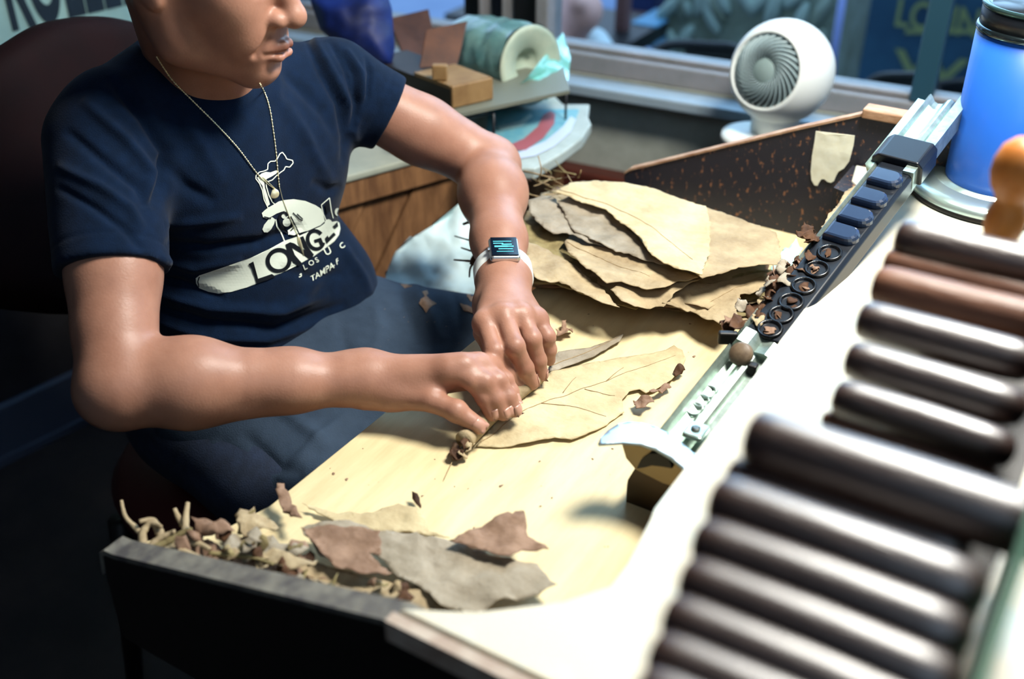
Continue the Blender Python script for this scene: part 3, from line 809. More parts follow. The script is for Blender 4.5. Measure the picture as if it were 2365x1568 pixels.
handp = [(745, 665), (790, 640), (830, 615), (880, 603), (960, 595), (1060, 610), (1150, 648), (1198, 680), (1215, 730), (1228, 785), (1190, 820), (1100, 860), (1045, 885), (1000, 900), (945, 915), (915, 905), (908, 865), (940, 840), (960, 820), (925, 775), (905, 725), (880, 700), (850, 705), (810, 720), (760, 750), (725, 762), (695, 750), (685, 715), (710, 690)]
fing = [(750, 760), (775, 750), (800, 770), (790, 810), (765, 855), (735, 880), (705, 880), (690, 855), (705, 815)]
def circ(x, y, r, n=14, ry=None): return [(x+r*math.cos(2*PI*k/n), y+(ry or r)*math.sin(2*PI*k/n)) for k in range(n)]
smoke_fill = [(645, 410), (680, 375), (720, 360), (760, 365), (800, 350), (830, 345), (810, 375), (770, 400), (730, 420), (705, 440), (712, 500), (735, 570), (755, 640), (735, 655), (715, 600), (700, 540), (690, 480), (660, 440)]
polys = [S6(blade), S6(handp), S6(fing), S6(circ(882, 735, 30)), S6(circ(900, 795, 35)), S6(smoke_fill), S6(circ(1258, 800, 32)), S6(circ(1335, 705, 22, ry=34))]
smoke = [(740, 672), (705, 600), (690, 520), (665, 460), (634, 420), (636, 390), (665, 362), (700, 355), (735, 340), (738, 290), (760, 270), (800, 268), (822, 240), (840, 205), (862, 192), (888, 225), (900, 250), (950, 262), (955, 285), (925, 320), (890, 315), (875, 345), (845, 365), (810, 395), (775, 430), (735, 445), (718, 430), (725, 490), (745, 560), (775, 620), (795, 638)]
for p in strokes(smoke, 9): polys.append(S6(p))
cuff = [(1198, 645), (1268, 585), (1285, 700), (1300, 760)]
for p in strokes(cuff, 8): polys.append(S6(p))
for p in strokes([(1198, 645), (1215, 720), (1240, 780)], 7): polys.append(S6(p))
arm_lines = [(805, 770), (815, 830), (850, 880), (870, 930), (885, 970)]
for p in strokes(arm_lines, 10): polys.append(S6(p))
for p in strokes([(1010, 1250), (1025, 1235), (1025, 1262), (1005, 1270)], 9): polys.append(S6(p))
drape_poly('shirt_print', polys, m_print, bvh_s, .0009, shirt_o, step=8)
# dark lettering and lines on the white shapes
dk = []
dk.append([(568, 1150), (610, 1128), (652, 1278), (700, 1262), (770, 1238), (800, 1262), (730, 1292), (640, 1322), (622, 1262), (596, 1190)])
def ring(cx, cy, rx, ry, w, a0, a1, rot=0, n=18):
    out = []; inn = []
    for k in range(n+1):
        a = a0+(a1-a0)*k/n; c, s = math.cos(a), math.sin(a)
        for rr, L in ((1, out), (0, inn)):
            x = (rx-(0 if rr else w))*c; y = (ry-(0 if rr else w))*s
            L.append((cx+x*math.cos(rot)-y*math.sin(rot), cy+x*math.sin(rot)+y*math.cos(rot)))
    return out+inn[::-1]
dk.append(ring(828, 1122, 112, 108, 34, 0, PI, -.45)); dk.append(ring(828, 1122, 112, 108, 34, PI, 2*PI, -.45))
dk.append([(885, 985), (925, 965), (940, 1010), (1030, 1150), (1000, 1170), (950, 1140), (905, 1050)])
dk.append([(925, 965), (960, 975), (1130, 1068), (1120, 1092), (1085, 1108), (940, 1010)])
dk.append([(1005, 925), (1038, 912), (1075, 1000), (1128, 1072), (1095, 1095), (1040, 1010)])
dk.append(ring(1145, 945, 82, 95, 30, -2.6, -.45, -.3)); dk.append(ring(1145, 945, 82, 95, 30, .55, 3.7, -.3))
dk.append([(1130, 945), (1190, 925), (1215, 985), (1190, 1005), (1172, 960), (1140, 970)])
dk.append([(1225, 930), (1240, 980), (1318, 905), (1300, 880), (1255, 925), (1248, 905)])
dk.append([(1290, 830), (1330, 790), (1338, 830), (1312, 850)])
for L in ([(905, 735), (880, 705), (850, 712), (830, 760), (850, 810), (870, 850), (905, 890)], ):
    for p in strokes(L, 20): dk.append(p)
for L in ([(930, 740), (985, 850), (1010, 905)], [(950, 710), (1010, 770), (1035, 775)], [(985, 720), (1035, 765)], [(915, 905), (960, 912), (1010, 890), (1070, 872)], [(150, 1258), (138, 1300), (150, 1345)], [(760, 760), (700, 745)], [(955, 840), (930, 870)]):
    for p in strokes(L, 9): dk.append(p)
dk.append([(1225, 640), (1258, 612), (1268, 690), (1240, 720)])
drape_poly('print_lettering', [S6(p) for p in dk if p], m_printd, bvh_s, .0017, shirt_o, step=6)
def text_polys(txt, org, ex, ey, shear=0):
    cu = bpy.data.curves.new('t', 'FONT'); cu.body = txt; cu.size = 1.0; cu.offset = .012; cu.resolution_u = 3
    o = bpy.data.objects.new('t', cu); COL.objects.link(o); dgx = bpy.context.evaluated_depsgraph_get(); me_ = o.evaluated_get(dgx).to_mesh()
    vs = [(v.co.x, v.co.y) for v in me_.vertices]; fs = [tuple(p.vertices) for p in me_.polygons]
    o.evaluated_get(dgx).to_mesh_clear(); bpy.data.objects.remove(o); bpy.data.curves.remove(cu)
    return [[(org[0]+vs[i][0]*ex[0]+vs[i][1]*ey[0], org[1]+vs[i][0]*ex[1]+vs[i][1]*ey[1]) for i in f] for f in fs]
tx = text_polys('TAMPA', S6([(1110, 1312)])[0], (16.5, -10.5), (-3.2, -19.5))
tx += text_polys('- F', S6([(1300, 1190)])[0], (12, -11), (-3.2, -17))
for ch_, px_, r_ in (('L', (1050, 1205), -.42), ('O', (1095, 1175), -.45), ('S', (1155, 1145), -.5), ('C', (1370, 1030), -.6), ('U', (1235, 1085), -.45)):
    a = r_; s_ = 17 if ch_ != 'U' else 24
    tx += text_polys(ch_, S6([px_])[0], (s_*math.cos(a), s_*math.sin(a)), (s_*math.sin(a), -s_*math.cos(a)))
def drape_faces(name, polys, m, bvh, off, parent):
    bm = bmesh.new(); cache = {}
    def V_(p):
        k = (round(p[0], 3), round(p[1], 3))
        if k not in cache:
            r = ray(*p); r = r/np.linalg.norm(r); h = bvh.ray_cast(Vector(C), Vector(r), 4.0)
            cache[k] = bm.verts.new(h[0]+h[1].normalized()*off*(1 if h[1].dot(Vector(r)) < 0 else -1)) if h[0] is not None else None
        return cache[k]
    for p in polys:
        q = [V_(x) for x in p]
        if all(v is not None for v in q) and len(set(q)) > 2:
            try: bm.faces.new(q)
            except ValueError: pass
    return obj(name, bm, m, parent, False)
drape_faces('print_small_text', tx, m_print, bvh_s, .0012, shirt_o)

# ------------------------------------------------------------------ necklace
neck = empty('necklace', (-.86, .86, .95), 'fine pale gold rope chain with a disc pendant worn over the navy t-shirt', 'necklace')
def on_shirt(p, off=.0022):
    r = ray(*p); r = r/np.linalg.norm(r); best = None
    for b in (bvh_s, bvh_body):
        h = b.ray_cast(Vector(C), Vector(r), 4.0)
        if h[0] is not None and (best is None or h[3] < best[3]): best = h
    return best[0]-Vector(r)*off
def dense(pts, step):
    out = []
    for i in range(len(pts)-1):
        a, b = pts[i], pts[i+1]; k = max(1, int(math.hypot(b[0]-a[0], b[1]-a[1])/step))
        out += [(a[0]+(b[0]-a[0])*j/k, a[1]+(b[1]-a[1])*j/k) for j in range(k)]
    return out+[pts[-1]]
bm = bmesh.new()
for pts in ([(362, 132), (380, 160), (402, 190), (450, 238), (500, 288), (548, 340), (587, 392), (604, 412)], [(600, 193), (614, 220), (624, 255), (631, 300), (637, 345), (641, 390), (645, 430)]):
    d_ = dense([tuple(p)[:2] for p in smoothpath([(a, b, 0) for a, b in pts], 6)], 4.6)
    for i, p in enumerate(d_):
        q = on_shirt(p); bmesh.ops.create_icosphere(bm, subdivisions=1, radius=.00125 if i % 2 else .00095, matrix=Matrix.Translation(q))
    tube(bm, [on_shirt(p) for p in d_[::2]], .0006, 5)
obj('rope_chain', bm, m_gold, neck, True)['kind'] = 'stuff'
bm = bmesh.new()
for pts in ([(604, 412), (622, 428), (634, 436)], [(645, 430), (652, 458), (668, 500), (688, 545)], [(606, 408), (640, 440)]):
    tube(bm, [on_shirt(p, .0024) for p in dense(pts, 7)], .00045, 5)
obj('thin_chain', bm, m_gold, neck, True)
c0 = on_shirt((633, 447), .003); n0 = Vector(-ray(633, 447)).normalized()
bm = bmesh.new(); lathe(bm, [(.0002, .0014), (.0050, .0013), (.0060, .0006), (.0060, -.0008), (.0002, -.0008)], c0, tuple(n0), 24); obj('disc_pendant', bm, m_gold, neck, True)
p = [on_shirt(q, .003) for q in ((688, 542), (691, 555), (696, 572), (702, 590))]
mktube('drop_pendant', p, [.0009, .0021, .0018, .0004], m_gold, neck, 8)

# ------------------------------------------------------------------ watch on the left wrist
wc = LW + (LE-LW)*.045; fx = (LW-LE)/np.linalg.norm(LW-LE)
fx = Vector(fx); upw = (Vector(-ray(1170, 620)).normalized()*.35+Vector((0, 0, 1))*.75+Vector((.08, 0, 0))); upw = (upw-fx*upw.dot(fx)).normalized(); sx = fx.cross(upw).normalized()
watch = empty('wristwatch', wc, 'rectangular smart watch with white band on the left wrist', 'watch')
B3 = Matrix((sx, fx, upw)).transposed(); wcV = Vector(wc)
bm = bmesh.new(); n = 44; ra, rb = .0335, .0285
ringv = []
for k in range(n):
    a = 2*PI*k/n; row = []
    for (dr, w) in ((0, -.0115), (.0026, -.0105), (.0026, .0105), (0, .0115)):
        x = (ra+dr)*math.cos(a); z = (rb+dr)*math.sin(a); row.append(bm.verts.new(wcV+B3 @ Vector((x, w+.006*(1-math.sin(a)), z))))
    ringv.append(row)
for k in range(n):
    a, b = ringv[k], ringv[(k+1) % n]
    for j in range(4): bm.faces.new((a[j], a[(j+1) % 4], b[(j+1) % 4], b[j]))
bmesh.ops.recalc_face_normals(bm, faces=bm.faces[:])
obj('band', bm, m_white, watch, True)
o = mkbox('case', wcV+upw*.0325, (.036, .041, .0095), mat('silver_case', lin((.85, .87, .88)), .25, .9), watch, B3, 0); bevel_mod(o, .0040, 4)
scr = mkbox('screen', wcV+upw*.0378, (.0315, .0355, .0012), mat('watch_glass', lin((.03, .07, .12)), .08), watch, B3, 0); bevel_mod(scr, .0005)
bm = bmesh.new()
for (x, y, w, h) in ((-.001, .006, .017, .0016), (.004, .001, .016, .003), (-.003, -.003, .012, .0022), (.007, -.005, .012, .0016), (-.006, .001, .010, .002), (.002, -.009, .022, .0012), (.0, .011, .020, .001)):
    slab(bm, wcV+upw*.0385+B3 @ Vector((x-w/2, y-h/2, 0)), B3 @ Vector((w, 0, 0)), B3 @ Vector((0, h, 0)), upw*.0002)
obj('lit_display', bm, mat('display_glow', (.05, .3, .35), .4, emit=(.10, .55, .62), estr=.8), watch)
bm = bmesh.new(); lathe(bm, [(.003, 0), (.003, .002), (.0001, .002)], wcV+upw*.033+sx*.0178, tuple(sx), 14); obj('crown', bm, m_steel, watch)

# ------------------------------------------------------------------ cutter rail, blade and mould
Pn = v3((-.300, .765, .803)); Pf = v3(onz(2184, 243, .985))
def RL(s, x=0, z=0):     # along the rail: s metres, x right, z up
    d = (Pf-Pn)/np.linalg.norm(Pf-Pn); r = np.cross(d, (0, 0, 1)); r /= np.linalg.norm(r); u = np.cross(r, d)
    return Vector(Pn+d*s+r*x+u*z)
RLEN = float(np.linalg.norm(Pf-Pn))
cutter = empty('cigar_cutter', Pn, 'long aluminium cutting guide with a curved steel lever blade, lying along the ledge', 'cutter')
def extr(bm, prof, s0, s1):
    a = [bm.verts.new(RL(s0, x, z)) for x, z in prof]; b = [bm.verts.new(RL(s1, x, z)) for x, z in prof]; n = len(prof)
    for i in range(n): bm.faces.new((a[i], a[(i+1) % n], b[(i+1) % n], b[i]))
    bm.faces.new(a[::-1]); bm.faces.new(b); bmesh.ops.recalc_face_normals(bm, faces=bm.faces[:])
bm = bmesh.new(); extr(bm, [(-.022, -.004), (-.022, .010), (-.020, .012), (-.017, .008), (-.014, .002), (-.009, -.0005), (-.004, .001), (.002, .008), (.006, .010), (.010, .008), (.014, .003), (.024, .003), (.028, .006), (.030, .005), (.030, -.004)], .02, RLEN)
o = obj('rail', bm, m_alu, cutter)
# stamped rings on the rail
def s_of(px_, py_):     # closest rail parameter to a pixel row
    best = min((abs(projv(RL(k*.002, 0, .02))[1]-py_), k*.002) for k in range(0, 600)); return best[1]
for s_ in (s_of(0, 905), s_of(0, 885), s_of(0, 925)): 
    bm = bmesh.new(); c_ = RL(s_, -.010, .0012); d1 = RL(1, 0, 0)-RL(0, 0, 0); 
    lathe(bm, [(.009, -.001), (.009, .0012), (.0075, .0016), (.0065, .0004)], c_, tuple((RL(0, 0, 1)-RL(0, 0, 0))), 20, False); obj('stamped_ring', bm, m_alu, cutter, True)
# clear far end lip with a notch
bm = bmesh.new(); extr(bm, [(.018, .002), (.018, .020), (.031, .020), (.031, -.006), (.027, -.006), (.027, .002)], RLEN-.17, RLEN+.02); obj('end_flange', bm, m_alu, cutter)
bm = bmesh.new(); extr(bm, [(-.026, -.003), (-.030, .012), (-.022, .011), (-.010, .001), (.006, .001), (.018, .008), (.018, .002), (.004, -.005), (-.016, -.005)], RLEN-.165, RLEN-.015); obj('end_channel', bm, mat('clear_resin', lin((.80, .93, .88)), .15, .35), cutter, True)
# blade
def relief(name, pts, zs, m, parent, step, fz, thick, smooth=True):
    poly = [tuple(onz(p[0], p[1], p[2])[:2]) for p in pts]; zz = [p[2] for p in pts]
    vs, fs = tri2d(poly, step); bm = bmesh.new(); vv = []
    P_ = np.array(poly); Z_ = np.array(zz)
    for v in vs:
        d = ((P_-np.array(v))**2).sum(1)+1e-9; w = 1/d**1.5
        vv.append(bm.verts.new((v[0], v[1], float((w*Z_).sum()/w.sum())+fz(v))))
    for f in fs:
        try: bm.faces.new([vv[i] for i in f])
        except ValueError: pass
    loose = [v for v in bm.verts if not v.link_faces]; bmesh.ops.delete(bm, geom=loose, context='VERTS')
    for f in bm.faces:
        f.normal_update()
        if f.normal.z < 0: f.normal_flip()
    o = obj(name, bm, m, parent, smooth); md = o.modifiers.new('s', 'SOLIDIFY'); md.thickness = thick; md.offset = -1
    return o
bl = [(1381, 1027, .842), (1386, 1014, .842), (1402, 996, .842), (1424, 982, .842), (1450, 976, .842), (1480, 978, .842), (1510, 985, .842), (1545, 1000, .842), (1580, 1020, .842), (1612, 1042, .842), (1632, 1062, .842), (1628, 1085, .842), (1606, 1092, .842), (1580, 1072, .842), (1550, 1052, .842), (1515, 1036, .842), (1480, 1027, .842), (1440, 1024, .842), (1410, 1026, .842)]
relief('lever_blade', bl, None, mat('bright_blade', lin((.72, .79, .83)), .30, .75), cutter, .005, lambda v: .006*math.sin((v[0]+.39)*26)-.0045, .0028)
YB = .747
def plate(name, pts, y, dy, m, parent):
    q = [ony(px_, py_, y) for px_, py_ in pts]; q = [(p[0], p[2]) for p in q]
    bm = bmesh.new(); a = [bm.verts.new((x, y, z)) for x, z in q]; b = [bm.verts.new((x, y+dy, z)) for x, z in q]; n = len(q)
    bm.faces.new(a); bm.faces.new(b[::-1])
    for i in range(n): bm.faces.new((a[i], b[i], b[(i+1) % n], a[(i+1) % n]))
    bmesh.ops.recalc_face_normals(bm, faces=bm.faces[:]); return obj(name, bm, m, parent)
plate('face_plate', [(1437, 1028), (1446, 1058), (1468, 1084), (1500, 1100), (1530, 1115), (1575, 1130), (1625, 1105), (1640, 1065), (1600, 1075), (1560, 1052), (1510, 1036), (1470, 1026)], YB, .004, mat('steel_desk_reflection', lin((.42, .37, .28)), .25, .9), cutter)  # steel plate; the brown colour stands in for the desk reflected in it
plate('dark_arch_opening', [(1470, 1082), (1480, 1062), (1500, 1048), (1525, 1048), (1545, 1060), (1552, 1082), (1530, 1078), (1505, 1075), (1488, 1080)], YB-.003, .003, mat('opening_shade', (.015, .015, .013), .5, .4), cutter)  # black sheet painted in for the shaded arched opening of the plate
plate('base_block', [(1466, 1082), (1450, 1108), (1448, 1120), (1446, 1160), (1441, 1176), (1520, 1215), (1600, 1235), (1640, 1150), (1630, 1118), (1575, 1128), (1530, 1113)], YB+.001, .06, mat('dark_bronze', lin((.25, .20, .14)), .4, .6), cutter)
o = mkbox('clamp', Vector(onz(1588, 1068, .826)), (.030, .020, .016), m_alu, cutter, None, 0); bevel_mod(o, .004, 3)
o = mkbox('bracket', RL(.045, .012, .014), (.020, .024, .006), m_alu, cutter, None, 0); bevel_mod(o, .002, 2)
bm = bmesh.new(); lathe(bm, [(.0045, 0), (.0045, .002), (.003, .003), (.0001, .003)], RL(.045, .012, .017), (0, 0, 1), 16); obj('screw', bm, mat('dark_screw', (.12, .13, .12), .4, .8), cutter)
mkbox('stop_arm', RL(s_of(0, 790), -.024, .016), (.020, .008, .014), m_dark, cutter, Matrix.Rotation(.5, 3, 'Z'))
bm = bmesh.new(); d1 = (RL(1, -.15, .35)-RL(0)).normalized(); lathe(bm, [(.0002, -.004), (.0125, -.004), (.0125, 0), (.010, .003), (.0002, .004)], RL(s_of(0, 812), -.001, .016), (-.1, -.75, .62), 26); obj('round_stop', bm, mat('brown_resin', lin((.47, .40, .32)), .5, col2=lin((.36, .29, .22)), scale=80), cutter, True)
bm = bmesh.new(); extr(bm, [(-.021, .006), (-.012, .022), (.000, .020), (.008, .012), (.020, .014), (.026, .012), (.026, .002), (-.015, .002)], s_of(0, 795), s_of(0, 766)); obj('collar', bm, m_alu, cutter)
mkbox('stop_foot', RL(s_of(0, 820), .016, .008), (.010, .010, .012), m_dark, cutter)
# cigar mould (black) lying on the rail
mould = empty('cigar_mould', RL(.27), 'black plastic cigar mould half with glossy domed cups lying on the cutter rail', 'mould')
MS0, MS1 = .262, None
def s_of(px_, py_):     # closest rail parameter to a pixel
    best = min((abs(projv(RL(k*.002, 0, .02))[1]-py_), k*.002) for k in range(0, 600)); return best[1]
MS1 = s_of(0, 372)
bm = bmesh.new(); extr(bm, [(-.014, .002), (-.016, .012), (-.013, .016), (.026, .016), (.030, .012), (.031, -.010), (.026, -.012), (-.008, -.004)], s_of(0, 765), MS1); o = obj('mould_body', bm, m_blackpl, mould); bevel_mod(o, .0015)
bm = bmesh.new(); extr(bm, [(-.026, .0), (-.026, .018), (-.018, .025), (.030, .025), (.036, .018), (.036, -.006)], MS1, MS1+.045); o = obj('end_block', bm, m_blackpl, mould); bevel_mod(o, .002)
pad_m = mat('glossy_blue_black', lin((.16, .22, .32)), .18, coat=.4)
for (px_, py_) in ((2024, 409), (1993, 453), (1959, 494), (1929, 536)):
    s_ = s_of(0, py_); bm = bmesh.new()
    top, bot = [], []
    out = [(-.020, -.0125), (.004, -.0125)]+[(.008+.0125*math.sin(a), -.0125*math.cos(a)) for a in [PI*k/8 for k in range(9)]]+[(.004, .0125), (-.020, .0125)]
    rings = []
    for sc_, z in ((1.0, .012), (1.0, .021), (.93, .024), (.78, .0255)):
        rings.append([bm.verts.new(RL(s_+q*sc_, p_*sc_*.92+.008, z)) for p_, q in out])
    for a, b in zip(rings, rings[1:]):
        for i in range(len(out)): bm.faces.new((a[i], a[(i+1) % len(out)], b[(i+1) % len(out)], b[i]))
    bm.faces.new(rings[-1]); bmesh.ops.recalc_face_normals(bm, faces=bm.faces[:]); obj('domed_cup', bm, pad_m, mould)
m_hole = mat('mould_cavity', lin((.035, .04, .05)), .25)
for (px_, py_) in ((1902, 573), (1878, 612), (1854, 650), (1823, 686), (1797, 716), (1775, 748)):
    s_ = s_of(0, py_); bm = bmesh.new(); upr = RL(0, 0, 1)-RL(0, 0, 0)
    lathe(bm, [(.0125, -.004), (.0140, .0010), (.0125, .0028), (.0105, .0020), (.0085, -.004), (.003, -.007), (.0001, -.0072)], RL(s_, .008, .0165), tuple(upr), 24, False); obj('open_cup', bm, m_hole, mould, True)
CUPS = [s_of(0, y) for y in (573, 612, 650, 686, 716, 748)]

# ------------------------------------------------------------------ tobacco leaves
def leafmat(name, a, b, sc=26): return mat(name, lin(a), .75, col2=lin(b), scale=sc, detail=8, bump=.9, bscale=110, spec=.25, contrast=(.35, .68))
M_TAN = leafmat('leaf_tan', (.69, .62, .49), (.55, .48, .37)); M_PALE = leafmat('leaf_pale', (.78, .72, .57), (.67, .60, .46), 18)
M_GREY = leafmat('leaf_greyish', (.62, .58, .51), (.50, .46, .39)); M_OLIVE = leafmat('leaf_olive', (.58, .53, .37), (.42, .37, .25), 40)
M_BRN = leafmat('leaf_brown', (.58, .47, .39), (.44, .34, .27), 34); M_DARK = leafmat('leaf_dark', (.36, .25, .17), (.20, .13, .09), 40)
M_VEIN = leafmat('leaf_vein', (.64, .55, .41), (.52, .43, .30), 60)
def leaf(pts, z, m, label=None, cat='leaf', group=None, amp=.003, rough=.0016, step=.008, freq=22, vein=None, name='tobacco_leaf', thick=.0007, seed=None, lift=.0, jag=.005):
    seed = random.uniform(0, 99) if seed is None else seed
    P3 = []
    for p in pts:
        zz = p[2] if len(p) > 2 else z; q = onz(p[0], p[1], zz); P3.append((q[0], q[1], zz))
    out = rough_outline(P3, jag, rough, seed)
    poly = [(p[0], p[1]) for p in out]
    PP = np.array([p[:2] for p in P3]); ZZ = np.array([p[2] for p in P3])
    vs, fs = tri2d(poly, step); bm = bmesh.new(); vv = []
    ctr = PP.mean(0)
    for i, v in enumerate(vs):
        d = ((PP-np.array(v))**2).sum(1)+4e-5; w = 1/d; zz = float((w*ZZ).sum()/w.sum())
        n1 = noise.noise(Vector((v[0]*freq, v[1]*freq, seed)))+.45*noise.noise(Vector((v[0]*freq*2.7, v[1]*freq*2.7, seed+3)))
        e = lift*max(0.0, noise.noise(Vector((v[0]*freq*.6, v[1]*freq*.6, seed+9))))*min(1, float(np.linalg.norm(np.array(v)-ctr))/.08)
        vv.append(bm.verts.new((v[0], v[1], zz+amp*n1+e)))
    for f in fs:
        try: bm.faces.new([vv[k] for k in f])
        except ValueError: pass
    bmesh.ops.delete(bm, geom=[v for v in bm.verts if not v.link_faces], context='VERTS')
    for f in bm.faces:
        f.normal_update()
        if f.normal.z < 0: f.normal_flip()
    bt = BVHTree.FromBMesh(bm)
    o = obj(name, bm, m, None, True); md = o.modifiers.new('s', 'SOLIDIFY'); md.thickness = thick; md.offset = -1
    setp(o, label, cat, group)
    for vn in (vein or []):
        q = []
        for (a, b) in dense(vn, 10):
            w0 = onz(a, b, z); h = bt.ray_cast(Vector((w0[0], w0[1], 2)), Vector((0, 0, -1)))
            if h[0] is not None: q.append(h[0]+Vector((0, 0, .0002)))
        if len(q) > 2:
            rr = [.0006*(1-.6*k/len(q)) for k in range(len(q))]
            mktube('midrib' if vn is vein[0] else 'side_vein', q, rr, M_VEIN, o, 6)
    return o
WORD = {M_TAN.name: 'tan', M_PALE.name: 'pale', M_GREY.name: 'grey', M_OLIVE.name: 'olive', M_BRN.name: 'reddish brown', M_DARK.name: 'dark brown', M_VEIN.name: 'pale brown'}
def recol(o, m, fmt): o['label'] = fmt % WORD[m.name]
GP = 'brown tobacco leaves stacked at the far end of the worktop'
# filler leaves at the bottom of the far stack
base_px = [(1215, 500), (1260, 440), (1340, 425), (1450, 450), (1600, 500), (1720, 540), (1790, 590), (1780, 650), (1720, 690), (1650, 730), (1560, 710), (1470, 700), (1380, 680), (1300, 655), (1225, 655)]
cxp = sum(p[0] for p in base_px)/len(base_px); cyp = sum(p[1] for p in base_px)/len(base_px)
for i in range(9):
    s_ = .90+.10*random.random(); dx = random.uniform(-12, 14); dy = random.uniform(-4, 14)-i*1.5
    pts = [(cxp+(x-cxp)*s_*random.uniform(.95, 1.04)+dx, cyp+(y-cyp)*s_*random.uniform(.93, 1.05)+dy) for x, y in base_px]
    mm = random.choice([M_TAN, M_OLIVE, M_TAN, M_BRN]); recol_ = ('lowest', 'second lowest', 'third lowest', 'fourth lowest', 'fifth', 'sixth', 'seventh', 'eighth', 'ninth')[i]
    leaf(pts, TZ+.004+i*.0042, mm, WORD[mm.name]+' tobacco leaf edge, %s from the worktop in the far stack' % recol_, group=GP+', low in the stack', amp=.0022, rough=.003, step=.014, lift=.004)
pile = [
 ('olive_lower', [(1208, 570), (1250, 548), (1290, 552), (1345, 590), (1400, 625), (1450, 655), (1495, 690), (1470, 712), (1400, 700), (1330, 672), (1270, 655), (1225, 652), (1205, 620)], .030, M_OLIVE, 'olive wrinkled leaf low at the left front of the far stack beside the watch'),
 ('left', [(1200, 505), (1245, 505), (1280, 530), (1320, 542), (1305, 560), (1290, 575), (1330, 600), (1300, 605), (1255, 590), (1215, 570)], .038, M_OLIVE, 'yellow green leaf on the left side of the far stack'),
 ('brown_low', [(1215, 560), (1260, 575), (1305, 600), (1340, 625), (1380, 655), (1415, 690), (1430, 710), (1380, 695), (1330, 670), (1290, 650), (1240, 645), (1215, 620)], .040, M_TAN, 'tan leaf with a dark fold, left front of the far stack'),
 ('front_right', [(1540, 673), (1594, 654), (1657, 651), (1705, 635), (1768, 626), (1774, 642), (1768, 668), (1712, 677), (1704, 722), (1676, 741), (1664, 759, TZ+.030), (1626, 742, TZ+.030), (1594, 722, TZ+.028), (1562, 707), (1528, 699)], .036, M_TAN, 'broad tan leaf whose ragged corner points at the mould, right front of the far stack'),
 ('front_mid', [(1413, 670), (1429, 651), (1493, 660), (1540, 662), (1565, 648), (1616, 645), (1560, 672), (1531, 696), (1524, 721, TZ+.034), (1502, 724, TZ+.034), (1467, 707), (1435, 696)], .044, M_TAN, 'small tan leaf drooping over the front middle of the far stack'),
 ('mid_big', [(1302, 559), (1310, 552), (1353, 567), (1420, 574), (1451, 584), (1499, 590), (1562, 618), (1613, 642), (1565, 648), (1537, 667), (1493, 667), (1435, 651), (1401, 654), (1372, 635), (1340, 610), (1315, 585)], .050, M_TAN, 'large tan leaf with an orange brown patch in the middle of the far stack'),
 ('left_grey', [(1220, 464), (1252, 452), (1283, 455), (1300, 477), (1320, 502), (1335, 536), (1347, 540), (1372, 553), (1397, 569), (1350, 560), (1309, 540), (1277, 538), (1252, 521), (1235, 505), (1224, 486)], .052, M_GREY, 'small grey brown leaf at the upper left of the far stack'),
 ('mid_strip', [(1286, 462), (1320, 452), (1360, 460), (1413, 486), (1467, 537), (1505, 588), (1562, 620), (1500, 602), (1451, 588), (1388, 569), (1353, 543), (1328, 536), (1309, 502)], .056, M_GREY, 'grey violet leaf strip lying just under the top leaf of the far stack'),
 ('top_right', [(1540, 452), (1626, 477), (1689, 497), (1755, 519), (1790, 536), (1802, 570), (1803, 604), (1797, 613), (1753, 614), (1689, 624), (1622, 641), (1560, 600), (1530, 520)], .060, M_TAN, 'smooth tan leaf with rounded end, top right of the far stack'),
 ('top', [(1282, 442), (1315, 424), (1372, 416), (1423, 421), (1477, 429), (1524, 443), (1572, 459), (1630, 478), (1642, 518), (1640, 560), (1638, 590), (1625, 615), (1622, 638), (1565, 622), (1505, 591), (1483, 556), (1467, 537), (1420, 502), (1400, 482), (1345, 466)], .066, M_PALE, 'topmost and largest pale tan leaf of the far stack')]
for nm, pts, h, m, lb in pile:
    v = None
    if nm == 'top': v = [[(1290, 440), (1400, 470), (1500, 520), (1600, 600)]]
    if nm == 'mid_big': v = [[(1310, 560), (1400, 600), (1500, 640)]]
    if nm == 'front_right': v = [[(1760, 640), (1660, 680), (1600, 700)]]
    leaf(pts, TZ+.004+h*1.12, m, lb, group=GP, amp=.0022 if nm in ('top', 'top_right') else .0042, rough=.0026, step=.0065, lift=.004, vein=v, freq=30)
# ragged layered edges at the right of the stack
for i in range(8):
    y = 632+i*13; x = 1700+random.uniform(-20, 20)
    pts = [(x, y), (x+40, y-8), (x+85-i*3, y-10), (x+95-i*4, y+4), (x+60, y+14), (x+20, y+20), (x-10, y+15)]
    leaf(pts, TZ+.040-i*.0038, (M_OLIVE, M_TAN, M_DARK)[i % 3], (WORD[(M_OLIVE, M_TAN, M_DARK)[i % 3].name]+' ragged leaf edge jutting from the right of the far stack, '+('topmost', 'second', 'third down', 'fourth down', 'fourth from below', 'third from below', 'last but one', 'lowest')[i]), group=GP+', right edge', amp=.003, rough=.004, step=.007)
